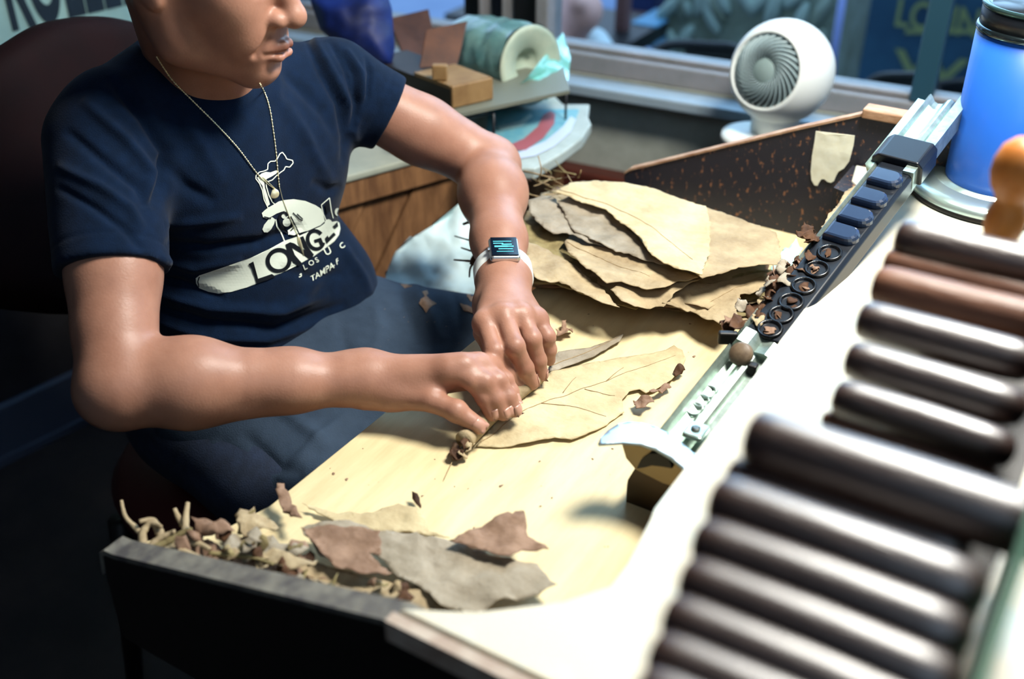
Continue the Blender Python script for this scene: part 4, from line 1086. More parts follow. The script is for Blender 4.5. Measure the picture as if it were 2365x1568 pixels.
# stems and curled butts behind the watch arm
def stem(pts, r, m, name, label, cat, group=None, parent=None):
    q = smoothpath([onz(p[0], p[1], p[2]) for p in pts], 6); n = len(q)
    rr = [r*(1-.55*i/n)*(1+.25*noise.noise(Vector((i*.7, r*900, 0)))) for i in range(n)]
    bm = bmesh.new(); tube(bm, q, rr, 7, .7); return setp(obj(name, bm, m, parent, True), label, cat, group)
gs = 'leaf stems at the head of the far stack'
for i in range(26):
    a = random.uniform(-.2, 1.3); x0 = random.uniform(1215, 1330); y0 = random.uniform(400, 470); L = random.uniform(25, 60); z0 = TZ+random.uniform(.03, .07)
    th_ = random.uniform(2.3, 4.6); pts = [(x0, y0, z0), (x0+L*.5*math.cos(th_)+random.uniform(-8, 8), y0+L*.5*math.sin(th_)*.6, z0+.006), (x0+L*math.cos(th_), y0+L*math.sin(th_)*.6, z0+random.uniform(0, .012))]
    stem(pts, random.uniform(.0008, .0018), random.choice([M_VEIN, M_DARK, M_TAN, M_OLIVE]), 'dry_stalk', 'thin dry leaf stem sticking out at the head of the far leaf stack', 'stalk', gs)
for pts, r in (([(1240, 420, .83), (1250, 395, .85), (1243, 360, .87)], .0015), ([(1335, 410, .83), (1340, 400, .84), (1342, 392, .845)], .0018), ([(1210, 395, .82), (1240, 402, .83), (1280, 412, .83)], .0022)):
    stem(pts, r, M_VEIN, 'dry_stalk', 'thin dry leaf stem sticking out at the head of the far leaf stack', 'stalk', gs)
gd = 'dark leaf butts hanging over the bench edge by the wrist'
for pts, r in (([(1112, 560, .79), (1085, 555, .785), (1050, 545, .78)], .0022), ([(1115, 585, .785), (1090, 580, .785), (1065, 572, .78)], .0024), ([(1112, 605, .78), (1085, 603, .778), (1048, 600, .775)], .0030),
               ([(1110, 600, .78), (1088, 615, .775), (1084, 640, .77)], .0022), ([(1110, 520, .80), (1090, 512, .80), (1070, 518, .80)], .0045), ([(1110, 575, .79), (1098, 592, .785), (1090, 610, .78)], .0070), ([(1105, 545, .79), (1100, 570, .785), (1096, 600, .78)], .0060)):
    stem(pts, r, M_DARK, 'dried_stub', 'black looking leaf butt outlined against the white sack beside the wrist', 'stub', gd)

# working leaves and the cigar being rolled
J = [(500, 1112), (560, 1030), (620, 960), (700, 900), (800, 860), (850, 740), (1000, 620), (1100, 530), (1300, 480), (1500, 450), (1750, 400), (1950, 365), (2050, 330), (2110, 370), (2140, 420), (2120, 500), (2030, 610), (1900, 690), (1830, 715), (1780, 680), (1700, 700), (1650, 760), (1660, 850), (1500, 960), (1360, 1030), (1250, 1070), (1120, 1060), (950, 1092), (700, 1122)]
J = [(950+x/3.379, 700+y/3.379) for x, y in J]
leaf(J, TZ+.0035, M_PALE, 'wide pale wrapper leaf being wound under the fingers on the worktop', amp=.0030, rough=.0012, step=.006, freq=30, lift=.007,
     vein=[[(1110, 1020), (1250, 930), (1400, 880), (1560, 820)], [(1250, 930), (1330, 940), (1400, 960)], [(1350, 900), (1420, 915)], [(1400, 880), (1440, 850)], [(1300, 905), (1330, 870)]])
K = [(1275, 832), (1290, 812), (1364, 800), (1410, 785), (1441, 771), (1430, 788), (1380, 818), (1335, 836), (1290, 852), (1262, 858)]
leaf(K, TZ+.006, M_GREY, 'narrow grey green leaf strip behind the left fingertips', amp=.0022, rough=.001, step=.006, vein=[[(1270, 845), (1350, 815), (1430, 778)]])
for lb, pts, m in (('dry brown curled tip at the far end of the wrapper leaf', [(1560, 850), (1575, 843), (1582, 852), (1576, 860), (1560, 866), (1555, 858)], M_DARK),
                   ('small torn brown scrap in front of the wrapper leaf near the lever blade', [(1462, 925), (1480, 918), (1505, 920), (1514, 926), (1495, 934), (1488, 944), (1470, 940)], M_BRN),
                   ('brown curled scrap along the ragged side of the wrapper leaf', [(1500, 905), (1525, 892), (1545, 880), (1550, 890), (1525, 905), (1505, 914)], M_BRN),
                   ('little curled brown scrap lying alone right of the left hand', [(1285, 762), (1297, 754), (1298, 742), (1306, 738), (1308, 752), (1322, 752), (1324, 765), (1305, 772), (1288, 772)], M_BRN)):
    leaf(pts, TZ+.010, m, lb, 'scrap', amp=.010, rough=.002, step=.003, freq=70, name='leaf_scrap', jag=.003)
# bunch under the fingers
cg = [onz(1072, 1018, TZ+.014), onz(1120, 968, TZ+.014), onz(1180, 915, TZ+.014), onz(1240, 868, TZ+.013)]
bm = bmesh.new(); tube(bm, smoothpath(cg, 8), .0105, 20); setp(obj('cigar_in_hand', bm, M_TAN, None, True), 'half rolled cigar held down on the board under both hands', 'cigar')
for i in range(9):
    x = random.uniform(1048, 1085); y = random.uniform(985, 1050)
    pts = [(x+random.uniform(9, 17)*math.cos(a), y+random.uniform(8, 19)*math.sin(a)) for a in [2*PI*k/7 for k in range(7)]]
    mm = random.choice([M_DARK, M_DARK, M_BRN, M_TAN])
    leaf(pts, TZ+.006+random.uniform(0, .012), mm, 'crumpled %s filler tuft at the open end of the cigar being rolled' % WORD[mm.name], 'filler', '%s filler tuft at the cigar end' % WORD[mm.name], amp=.012, rough=.003, step=.003, freq=80, name='filler_leaf', jag=.003)
stem([(1060, 1035, .764), (1045, 1065, .763), (1025, 1108, .762)], .0007, M_VEIN, 'dry_stalk', 'hair thin stem trailing from the cigar being rolled toward the viewer', 'stalk')

# debris heap at the near left corner
def D1(pts): return [(200+x/1.971, 1080+y/1.971) for x, y in pts]
gh = 'torn tobacco leaves heaped at the near corner of the worktop'
heap = [
 ([(540, 430), (700, 350), (1000, 420), (1150, 470), (1520, 550), (1690, 665), (1500, 640), (1400, 620), (1200, 590), (1000, 545), (700, 480)], .012, M_TAN, 'long tan leaf lying along the near side board', .004),
 ([(980, 170), (1150, 250), (1190, 255), (1340, 295), (1500, 290), (1650, 320), (1560, 280), (1520, 190), (1420, 165), (1300, 200), (1120, 200)], .006, M_PALE, 'flat pale leaf piece behind the heap on the worktop', .0025),
 ([(980, 270), (1200, 252), (1340, 290), (1500, 300), (1650, 340), (1760, 365), (1900, 415), (2050, 440), (2085, 500), (2140, 540), (2050, 590), (1900, 620), (1750, 655), (1640, 640), (1520, 550), (1400, 480), (1280, 380), (1150, 460), (1050, 380)], .018, M_GREY, 'broad grey green leaf with torn corner at the right of the near heap', .004),
 ([(975, 270), (1180, 262), (1330, 292), (1340, 400), (1280, 385), (1390, 482), (1270, 480), (1130, 452), (1050, 370)], .026, M_BRN, 'pinkish brown leaf piece lying on top of the near heap', .004),
 ([(1650, 330), (1800, 262), (1880, 215), (1920, 200), (1935, 215), (1950, 195), (1990, 195), (2000, 250), (2010, 305), (2060, 350), (2105, 380), (2050, 382), (1980, 370), (1930, 415), (1780, 370)], .028, M_BRN, 'triangular brown leaf corner standing up at the right of the near heap', .006),
 ([(868, 90), (890, 92), (925, 130), (960, 190), (985, 245), (940, 240), (900, 200), (880, 150)], .020, M_BRN, 'narrow brown leaf piece sticking up at the back of the near heap', .008),
 ([(675, 215), (700, 195), (740, 200), (765, 180), (775, 215), (830, 230), (870, 270), (860, 300), (780, 290), (720, 300), (690, 260)], .026, M_TAN, 'crinkled light leaf piece at the back left of the near heap', .010),
 ([(480, 255), (540, 245), (600, 250), (660, 285), (680, 310), (620, 325), (560, 320), (500, 300)], .030, M_BRN, 'curled brown leaf on the left of the near heap', .012),
 ([(600, 330), (700, 300), (820, 310), (930, 330), (1020, 400), (960, 430), (850, 420), (740, 410), (640, 380)], .024, M_GREY, 'crumpled grey leaf in the left middle of the near heap', .012),
 ([(420, 360), (560, 350), (700, 390), (860, 440), (1000, 470), (1100, 500), (900, 500), (700, 460), (560, 430), (450, 400)], .018, M_BRN, 'crumpled brown leaf along the left end of the side board', .009),
 ([(760, 380), (880, 370), (1000, 420), (1060, 420), (1040, 445), (920, 465), (860, 440)], .030, M_TAN, 'ragged tan strip across the near heap', .008),
 ([(1480, 115), (1510, 118), (1528, 165), (1520, 175), (1490, 155)], .010, M_DARK, 'small dark leaf flake standing on the worktop behind the heap', .004)]
for pts, h, m, lb, amp in heap:
    leaf(D1(pts), TZ+h, m, lb, group=gh, amp=amp*1.15, rough=.0030, step=.0050, freq=48, lift=.006)
for i in range(46):
    x = random.uniform(430, 1040) if i < 30 else random.uniform(900, 1500); y = 285+random.uniform(0, 150)+(x-470)*.12 if i < 30 else 470+(x-900)*.13+random.uniform(-10, 60); r = random.uniform(16, 46)
    pts = [(x+r*random.uniform(.6, 1.3)*math.cos(a), y+r*random.uniform(.4, .9)*math.sin(a)) for a in [2*PI*k/8 for k in range(8)]]
    mm = random.choice([M_BRN, M_GREY, M_TAN, M_DARK, M_OLIVE]); wh = 'in the left half of the near heap' if i < 30 else 'between the near heap and the side board'
    leaf(D1(pts), TZ+random.uniform(.016, .034), mm, 'crumpled %s scrap of dry leaf %s' % (WORD[mm.name], wh), 'scrap', '%s crumpled leaf scraps %s' % (WORD[mm.name], wh), amp=.012, rough=.003, step=.0055, freq=60, name='leaf_scrap')
for pts, r in (([(250, 300), (215, 265), (175, 220), (158, 150)], .0032), ([(480, 350), (455, 300), (450, 240), (460, 160)], .0050), ([(440, 260), (415, 220), (400, 185)], .0035), ([(350, 350), (330, 290), (300, 240), (240, 245)], .0050),
               ([(260, 360), (255, 300), (290, 255), (340, 270)], .0045), ([(300, 370), (380, 330), (430, 300), (480, 280)], .0050), ([(380, 385), (420, 350), (500, 345), (560, 370)], .0050), ([(330, 380), (400, 372), (470, 390), (560, 430)], .0040), ([(280, 370), (320, 330), (380, 300), (400, 290)], .0042),
               ([(700, 300), (715, 240), (765, 190)], .0030), ([(560, 390), (660, 400), (760, 410), (850, 440)], .0030), ([(480, 400), (530, 420), (570, 435)], .003)):
    q = D1(pts); n = len(q); stem([(x, y, TZ+.020+.010*(i/(n-1))) for i, (x, y) in enumerate(q)], r, random.choice([M_TAN, M_TAN, M_OLIVE]), 'curled_stalk', 'twisted pale leaf stalk curling at the left end of the near heap', 'stalk', 'curled stalks at the left end of the near heap')
# bits round the mould
for i in range(44):
    t = random.random()**.8; py_ = 535+225*t; s_ = s_of(0, py_); c_ = RL(s_, random.uniform(-.034, .002)-.010*(t > .5), random.uniform(.004, .020)); cx_, cy_, _z = projv(c_); r = random.uniform(8, 22)
    pts = [(cx_+r*random.uniform(.6, 1.3)*math.cos(a), cy_+r*random.uniform(.5, 1.1)*math.sin(a)) for a in [2*PI*k/7 for k in range(7)]]
    mm = random.choice([M_BRN, M_DARK, M_DARK, M_DARK, M_GREY, M_TAN])
    leaf(pts, c_.z, mm, 'ragged %s leaf trimming caught along the left side of the black mould' % WORD[mm.name], 'scrap', '%s leaf trimmings along the mould' % WORD[mm.name], amp=.009, rough=.003, step=.0045, freq=90, name='leaf_scrap', jag=.003)
leaf([(1972, 425), (1988, 428), (1965, 470), (1945, 500), (1920, 528), (1898, 548), (1898, 520), (1925, 480), (1950, 445)], TZ+.13, M_TAN, 'pale leaf strip wedged between mould and side board', 'scrap', amp=.004, rough=.002, step=.005, name='leaf_scrap')
for s_ in CUPS:
    for q_ in range(2):
        c_ = RL(s_+random.uniform(-.003, .003), .008+random.uniform(-.004, .004), .0165); cx_, cy_, _z = projv(c_); r = random.uniform(9, 14)
        leaf([(cx_+r*random.uniform(.6, 1.2)*math.cos(a), cy_+r*random.uniform(.5, 1.0)*math.sin(a)) for a in [2*PI*k/7 for k in range(7)]], c_.z, random.choice([M_DARK, M_BRN, M_DARK]), 'leaf trimming fallen into an open cup of the black mould', 'scrap', 'leaf trimmings in the mould cups', amp=.006, rough=.003, step=.004, freq=90, name='leaf_scrap', jag=.003)
# crumbs
bmc = [bmesh.new() for _ in range(4)]; crumb_me = []
for b in bmc:
    vs = [b.verts.new((.0022*random.uniform(.5, 1.3)*math.cos(2*PI*k/6), .0013*random.uniform(.5, 1.3)*math.sin(2*PI*k/6), random.uniform(0, .0006))) for k in range(6)]
    top = b.verts.new((0, 0, .0007)); bot = b.verts.new((0, 0, -.0002))
    for k in range(6): b.faces.new((vs[k], vs[(k+1) % 6], top)); b.faces.new((vs[(k+1) % 6], vs[k], bot))
    me_ = bpy.data.meshes.new('crumb'); b.to_mesh(me_); b.free(); me_.materials.append(M_BRN); crumb_me.append(me_)
def crumb(x, y, z, s, group, label):
    o = bpy.data.objects.new('tobacco_crumb', random.choice(crumb_me)); COL.objects.link(o); o.location = (float(x), float(y), float(z)); o.rotation_euler = (0, 0, random.uniform(0, 6)); o.scale = (s, s, s)
    setp(o, label, 'crumb', group)
k = 0
while k < 90:
    px_, py_ = random.uniform(640, 1650), random.uniform(690, 1400); p = onz(px_, py_, TZ)
    if p[0] < -.61 or p[0] > -.30 or p[1] < .45 or p[1] > 1.1: continue
    crumb(p[0], p[1], TZ+.0004, random.choice([.25, .4, .5, .8, 1.3]), 'tobacco crumbs on the worktop', 'tiny brown tobacco crumb scattered on the worktop'); k += 1
for pts, lb in (([(972, 690), (985, 682), (992, 690), (1008, 700), (1000, 704), (990, 712), (984, 722), (974, 708), (968, 700)], 'star shaped brown leaf flake on the apron'), ([(975, 672), (988, 670), (990, 678), (982, 684)], 'small brown flake above the star shaped one on the apron'),
                ([(925, 656), (945, 654), (952, 660), (935, 664)], 'long thin brown flake near the apron waist'), ([(1062, 700), (1078, 704), (1098, 714), (1104, 730), (1090, 722), (1070, 716)], 'ragged brown flake on the apron beside the left wrist'), ([(1080, 668), (1096, 664), (1100, 690), (1088, 696), (1078, 684)], 'upper brown flake on the apron beside the left wrist')):
    bm = bmesh.new(); vs, fs = tri2d(rough_outline(pts, 5, 1.5), 5); vv = []
    for v in vs:
        r = ray(*v); r = r/np.linalg.norm(r); h = bvh_a.ray_cast(Vector(C), Vector(r), 4.0); vv.append(bm.verts.new(h[0]-Vector(r)*(.002+.001*random.random())) if h[0] is not None else None)
    for f in fs:
        q = [vv[i] for i in f]
        if all(x is not None for x in q): bm.faces.new(q)
    bmesh.ops.recalc_face_normals(bm, faces=bm.faces[:])
    o = obj('leaf_flake', bm, M_BRN); md = o.modifiers.new('s', 'SOLIDIFY'); md.thickness = .0007; setp(o, lb, 'flake')
for i in range(16):
    x, y = random.uniform(860, 1060), random.uniform(690, 810); r = ray(x, y); r = r/np.linalg.norm(r); h = bvh_a.ray_cast(Vector(C), Vector(r), 4.0)
    if h[0] is not None: crumb(*(h[0]-Vector(r)*.0012), random.choice([.3, .5]), 'tobacco crumbs on the apron', 'tiny tobacco crumb stuck on the slate apron')

# ------------------------------------------------------------------ cigars on the display stand
m_cigar = mat('cigar_wrapper', lin((.25, .16, .125)), .40, col2=lin((.17, .105, .085)), scale=16, stretch=(.5, 3, 3), bump=.35, bscale=120, spec=1.0, coat=1.0)
m_cig2 = mat('cigar_wrapper_light', lin((.52, .36, .27)), .45, col2=lin((.40, .26, .19)), scale=16, stretch=(.5, 3, 3), bump=.3, bscale=120)
def cigar_mesh(L, r):
    bm = bmesh.new(); prof = [(.0002, 0), (r*.55, .0006), (r*.86, .003), (r*.97, .008), (r, .016), (r*1.02, L*.5), (r, L-.02), (r*.93, L-.010), (r*.70, L-.003), (r*.3, L-.0004), (.0002, L)]
    lathe(bm, prof, (0, 0, 0), (0, 0, 1), 28, False)
    for v in bm.verts: v.co = Vector((v.co.z, v.co.x+.0006*math.sin(v.co.z*60+r*900), v.co.y))
    me_ = bpy.data.meshes.new('cigar'); bm.to_mesh(me_); bm.free(); me_.polygons.foreach_set('use_smooth', [True]*len(me_.polygons)); me_.materials.append(m_cigar); return me_
def cigar(px_, py_, t, L, r, label, group, m=None):
    me_ = cigar_mesh(L, r)
    if m: me_.materials[0] = m
    o = bpy.data.objects.new('cigar', me_); COL.objects.link(o); p = at(px_, py_, t); o.location = [float(v) for v in p]; o.rotation_euler = (0, random.uniform(-.01, .01), random.uniform(-.02, .02))
    setp(o, label, 'cigar', group); return p
g1 = 'dark cigars in the nearer pile'; g2 = 'dark cigars in the farther pile'
for a in ((1722, 1005, .548, .150, .0160, 'thick topmost cigar of the nearer pile with the broad bright highlight'), (1680, 1090, .560, .122, .0110, 'recessed cigar just under the topmost one of the nearer pile'),
          (1640, 1150, .520, .128, .0140, 'cigar below the recessed one in the nearer pile, brightly lit along its top'), (1604, 1240, .508, .126, .0125, 'dark cigar directly under the brightly lit one of the nearer pile'),
          (1574, 1328, .498, .126, .0125, 'dark cigar in the middle of the nearer pile'), (1536, 1415, .488, .128, .0125, 'third cigar from the bottom edge in the nearer pile'),
          (1504, 1500, .478, .128, .0125, 'second cigar from the bottom edge in the nearer pile'), (1475, 1580, .468, .128, .0125, 'lowest cigar of the nearer pile, cut by the picture edge')): cigar(*a, g1)
for a in ((2068, 548, .80, .135, .0160, 'topmost cigar of the farther pile, its end near the silver base'), (2042, 604, .800, .125, .0125, 'recessed lighter cigar under the topmost one of the farther pile'),
          (2015, 655, .745, .120, .0145, 'thick cigar below the lighter recessed one of the farther pile'), (1980, 735, .722, .115, .0138, 'middle cigar of the farther pile'),
          (1953, 825, .702, .112, .0135, 'second lowest dark cigar of the farther pile'), (1925, 912, .684, .110, .0130, 'lowest dark cigar of the farther pile'), (1898, 962, .690, .108, .0060, 'thin light brown cigarillo at the foot of the farther pile')):
    cigar(*a, g2, m_cig2 if 'light' in a[5] else None)
stand = empty('display_stand', (-.035, .62, LZ), 'dark display stand under the cigars with greenish acrylic side panel', 'stand')
def yz_prism(name, pts, x0, x1, m, parent):
    bm = bmesh.new(); a = [bm.verts.new((x0, y, z)) for y, z in pts]; b = [bm.verts.new((x1, y, z)) for y, z in pts]; n = len(pts)
    bm.faces.new(a); bm.faces.new(b[::-1])
    for i in range(n): bm.faces.new((a[i], b[i], b[(i+1) % n], a[(i+1) % n]))
    bmesh.ops.recalc_face_normals(bm, faces=bm.faces[:]); return obj(name, bm, m, parent)
yz_prism('sloping_tray', [(.27, 1.045), (.46, 1.100), (.465, 1.075), (.28, 1.02)], -.085, .0, m_dark, stand)
yz_prism('sloping_tray', [(.545, 1.028), (.80, 1.065), (.80, 1.040), (.55, 1.005)], -.085, .0, m_dark, stand)
yz_prism('support', [(.46, LZ), (.72, LZ), (.72, 1.04), (.46, 1.03)], -.055, -.01, m_dark, stand)
m_acr = mat('green_acrylic', lin((.55, .72, .62)), .12, trans=.55, ior=1.3)
yz_prism('side_panel', [(.18, .98), (.18, 1.075), (.405, 1.150), (.44, 1.150), (.44, 1.0)], .006, .0105, m_acr, stand)
yz_prism('back_panel', [(.44, LZ+.001), (.44, 1.20), (.66, 1.20), (.66, LZ+.001)], .006, .012, mat('navy_panel', lin((.04, .06, .09)), .4), stand)
# turned wooden knob
kb = at(2352, 395, .80); bm = bmesh.new()
prof = [(.0002, .026), (.008, .0245), (.015, .018), (.0190, .007), (.0195, -.003), (.0170, -.013), (.0125, -.020), (.0110, -.025), (.0130, -.030), (.0150, -.036), (.0150, -.046), (.0125, -.054), (.010, -.06), (.009, -.085)]
lathe(bm, prof[::-1], kb, (0, 0, 1), 36); kn = obj('turned_knob', bm, mat('orange_wood', lin((.86, .56, .26)), .45, col2=lin((.72, .42, .17)), scale=12, stretch=(4, 4, 1)), stand, True); kn['label'] = 'turned orange wood knob'

# ------------------------------------------------------------------ blue canister on silver disc
cc = v3(onz(2304, 418, LZ+.016)); cc[2] = LZ
can = empty('canister', cc, 'tall blue cylinder with black lid standing on a round silver base', 'canister')
m_blue = mat('blue_enamel', lin((.17, .42, .82)), .35, col2=lin((.15, .40, .80)), scale=5, coat=.15)
m_silver = mat('satin_silver', lin((.78, .86, .84)), .3, .75)
bm = bmesh.new(); lathe(bm, [(.104, 0), (.108, .003), (.108, .012), (.104, .017), (.078, .020), (.0775, .0185), (.0770, .0185), (.0765, .020), (.0002, .0205)], cc, seg=72); obj('round_base', bm, m_silver, can, True)
bm = bmesh.new(); lathe(bm, [(.106, .0001), (.1085, .002), (.1085, .007), (.106, .0075)], cc, seg=72); obj('rubber_foot', bm, m_dark, can, True)
HT = 0
for k in range(200):
    z = .10+k*.002
    if projv(cc+v3((0, 0, z)))[1] < 75: HT = z; break
bm = bmesh.new(); lathe(bm, [(.0640, .0205), (.0645, .024), (.0665, HT)], cc, seg=72); obj('cylinder_body', bm, m_blue, can, True)
bm = bmesh.new(); lathe(bm, [(.0672, HT), (.0685, HT+.002), (.0685, HT+.006), (.0660, HT+.008)], cc, seg=72); obj('lower_rim', bm, mat('dark_chrome', lin((.30, .36, .38)), .15, .9), can, True)
bm = bmesh.new(); lathe(bm, [(.0655, HT+.006), (.0655, HT+.030)], cc, seg=72); obj('lid_band', bm, mat('lid_black', (.012, .015, .02), .3), can, True)
bm = bmesh.new(); lathe(bm, [(.0660, HT+.028), (.0675, HT+.031), (.0665, HT+.034), (.060, HT+.033), (.050, HT+.027), (.0002, HT+.024)], cc, seg=72); obj('lid', bm, mat('lid_teal', lin((.25, .36, .36)), .2, .6), can, True)
# hooked wire behind
q = smoothpath([onz(2178, 252, .93), onz(2196, 262, .935), onz(2206, 280, .93), onz(2204, 330, .90)], 6)
setp(mktube('wire_hook', q, .0022, m_black, None, 8), 'thin black wire hook curving behind the blue canister', 'hook')
# small dish with dark rim behind the mould end
bm = bmesh.new(); dc = v3(onz(2100, 368, LZ)); lathe(bm, [(.026, 0), (.036, .006), (.037, .009), (.034, .009), (.024, .003), (.0002, .002)], dc, seg=36); setp(obj('small_dish', bm, m_blackpl, None, True), 'small dark dish on the ledge behind the rail end', 'dish')
# crumpled green foil beside the leaf stack
fo = [(1800, 590), (1815, 570), (1838, 558), (1852, 572), (1838, 605), (1840, 630), (1818, 640), (1795, 648), (1780, 640), (1782, 615), (1800, 612)]
leaf(fo, TZ+.035, mat('mint_plastic', lin((.70, .90, .84)), .3), 'crumpled mint green plastic wrapper between leaf stack and mould', 'wrapper', amp=.012, rough=.002, step=.005, freq=50, name='plastic_wrapper')

# ------------------------------------------------------------------ round white fan
FT = 1.85; fc = v3(at(1806, 166, FT)); fr_ = 119*FT/FPX
fan = empty('desk_fan', (fc[0], fc[1], fc[2]-.125), 'round white globe fan with a dark spiral grille in front of the window', 'fan')
fd = -ray(1770, 165); fd /= np.linalg.norm(fd); gdir = fd*.80+(-R)*.50+U*.03; gdir /= np.linalg.norm(gdir)
Bf = basis(tuple(gdir)); gV = Vector(gdir); fV = Vector(fc)
go = math.radians(47); op_r = fr_*math.sin(go); op_d = fr_*math.cos(go)
bm = bmesh.new(); prof = [(fr_*math.sin(a), fr_*math.cos(a)) for a in [go+(PI-go)*k/28 for k in range(29)]]; prof[-1] = (.0002, -fr_)
prof = [(op_r-.004, op_d-.012), (op_r-.003, op_d-.001)]+prof
lathe(bm, prof, fc, tuple(gdir), 56, False); obj('globe_housing', bm, m_white, fan, True)
bm = bmesh.new(); lathe(bm, [(.0002, op_d-.040), (op_r-.003, op_d-.036), (op_r-.002, op_d-.008)], fc, tuple(gdir), 48, False); obj('inner_bowl', bm, mat('fan_inner', lin((.05, .07, .09)), .6), fan, True)
m_fin = mat('fan_fins', lin((.60, .68, .69)), .4)
bm = bmesh.new(); lathe(bm, [(.0002, .004), (.018, .003), (.022, 0), (.022, -.006), (.0002, -.006)], fV+gV*(op_d+.002), tuple(gdir), 32); obj('hub', bm, mat('fan_hub', lin((.55, .63, .62)), .4), fan, True)
for k in range(28):
    a0 = 2*PI*k/28; pts = []
    for j in range(9):
        s_ = j/8; rr = .018+(op_r-.020)*s_; a = a0-1.25*s_; z = op_d+.002-.014*s_**2+.010*math.sin(PI*s_)
        pts.append(fV+Bf @ Vector((rr*math.cos(a), rr*math.sin(a), z)))
    bm = bmesh.new(); tube(bm, pts, [.0007+.0019*(j/8) for j in range(9)], 5, 1.4); obj('grille_fin', bm, m_fin, fan, True)
bm = bmesh.new(); pb = v3(at(1795, 262, FT)); pb[0] = fc[0]; pb[1] = fc[1]
lathe(bm, [(.042, -.030), (.042, .0), (.048, .020), (.052, .022)], (fc[0], fc[1], fc[2]-.082), seg=40); obj('pedestal', bm, m_white, fan, True)
bm = bmesh.new(); zb_ = fc[2]-.122; lathe(bm, [(.062, 0), (.065, .004), (.063, .011), (.05, .016), (.0002, .017)], (fc[0]-.022, fc[1]-.02, zb_), seg=48); obj('foot', bm, m_white, fan, True)
zf = zb_
pst = empty('side_pedestal', (fc[0], fc[1], 0), 'plain post stand hidden behind the bench side board, carrying the fan', 'stand')
mkbox('post', (fc[0]+.01, fc[1]-.02, zf/2-.005), (.12, .10, zf-.012), m_dark, pst); mkbox('top_plate', (fc[0]+.01, fc[1]-.02, zf-.006), (.15, .13, .012), m_dark, pst)

# ------------------------------------------------------------------ things on the side counter
rack = empty('wire_rack', at(1180, 240, 1.78), 'thin black wire rack with pale shelf edge on the side counter', 'rack')
RZ = .86
def onc(px_, py_, z): return Vector(onz(px_, py_, z))
bm = bmesh.new(); q = [onc(960, 262, RZ), onc(1062, 262, RZ), onc(1316, 208, RZ), onc(1300, 150, RZ), onc(900, 150, RZ)]
prism(bm, [(p.x, p.y) for p in q], RZ-.006, RZ); o = obj('shelf_board', bm, mat('cream_shelf', lin((.42, .43, .38)), .5), rack)
for a, b in (((1060, 268), (1055, 330)), ((1140, 262), (1140, 330)), ((1308, 205), (1312, 255))):
    p0 = onc(a[0], a[1], RZ-.01); p1 = Vector((p0.x, p0.y, CZ+.001)); mktube('wire_leg', [p0, p1], .0022, m_black, rack)
p0 = onc(955, 255, RZ-.014); p1 = onc(1060, 272, RZ-.014); p2 = onc(1140, 262, RZ-.045); mktube('wire', smoothpath([p0, p1, p2], 6), .002, m_black, rack)
mktube('wire', [onc(1140, 262, RZ-.045), onc(1145, 290, CZ+.02)], .002, m_black, rack)
for k in range(5):
    mktube('wire', [onc(1060+k*16, 300+k*2, CZ+.045), onc(1062+k*16, 330+k*2, CZ+.002)], .0013, m_black, rack)
# wooden box with two upright boards
bx = empty('wooden_box', onc(1060, 220, RZ), 'small wooden box with a pale end on the wire rack', 'box')
m_bxw = mat('light_box_wood', lin((.58, .46, .30)), .6, col2=lin((.48, .36, .22)), scale=20); m_bxd = mat('dark_box_wood', lin((.16, .13, .12)), .5, col2=lin((.10, .085, .08)), scale=12); m_brd = mat('brown_board', lin((.34, .22, .17)), .5, col2=lin((.24, .15, .12)), scale=12, stretch=(2, 2, .4))
e0 = onc(1042, 250, RZ+.001); e1 = onc(1136, 228, RZ+.001); ev = e1-e0; bk = onc(905, 195, RZ+.001)-e0
bm = bmesh.new(); slab(bm, e0, ev, bk.normalized()*.22, (0, 0, .030)); o = obj('box_body', bm, m_bxd, bx); bevel_mod(o, .001)
bm = bmesh.new(); slab(bm, e0-bk.normalized()*.004, ev, bk.normalized()*.006, (0, 0, .036)); o = obj('end_panel', bm, m_bxw, bx); bevel_mod(o, .002)
bm = bmesh.new(); slab(bm, e0+bk.normalized()*.002+(0*ev)+Vector((0, 0, .030)), ev, bk.normalized()*.09, (0, 0, .006)); obj('lid_board', bm, m_bxw, bx)
o = mkbox('block', onc(1016, 166, RZ+.050), (.024, .014, .024), m_bxw, bx, Matrix.Rotation(.5, 3, 'Z'))
def board(pts, t, th_, m, label):
    q = [Vector(at(x, y, t_)) for (x, y), t_ in zip(pts, t)]; n = (q[1]-q[0]).cross(q[3]-q[0]).normalized()
    bm = bmesh.new(); a = [bm.verts.new(p) for p in q]; b = [bm.verts.new(p+n*th_) for p in q]
    bm.faces.new(a); bm.faces.new(b[::-1])
    for i in range(4): bm.faces.new((a[i], b[i], b[(i+1) % 4], a[(i+1) % 4]))
    bmesh.ops.recalc_face_normals(bm, faces=bm.faces[:]); o = obj('leaning_board', bm, m, None); bevel_mod(o, .001); return setp(o, label, 'board')
board([(897, 42), (990, 20), (1015, 140), (948, 165)], (1.95, 1.98, 1.93, 1.90), .008, m_brd, 'dark brown board leaning back on the box, left of the pair')
board([(985, 68), (1080, 48), (1056, 150), (964, 180)], (1.80, 1.82, 1.79, 1.77), .008, mat('red_brown_board', lin((.40, .24, .15)), .5, col2=lin((.26, .15, .10)), scale=12), 'red brown board standing on the box, right of the pair')
bm = bmesh.new(); slab(bm, Vector(at(945, 222, 1.76)), Vector(at(1028, 236, 1.76))-Vector(at(945, 222, 1.76)), Vector((-.03, .05, 0)), (0, 0, .004)); setp(obj('metal_strip', bm, mat('pale_strip', lin((.75, .82, .86)), .35)), 'pale metal strip lying beside the box on the counter', 'strip')
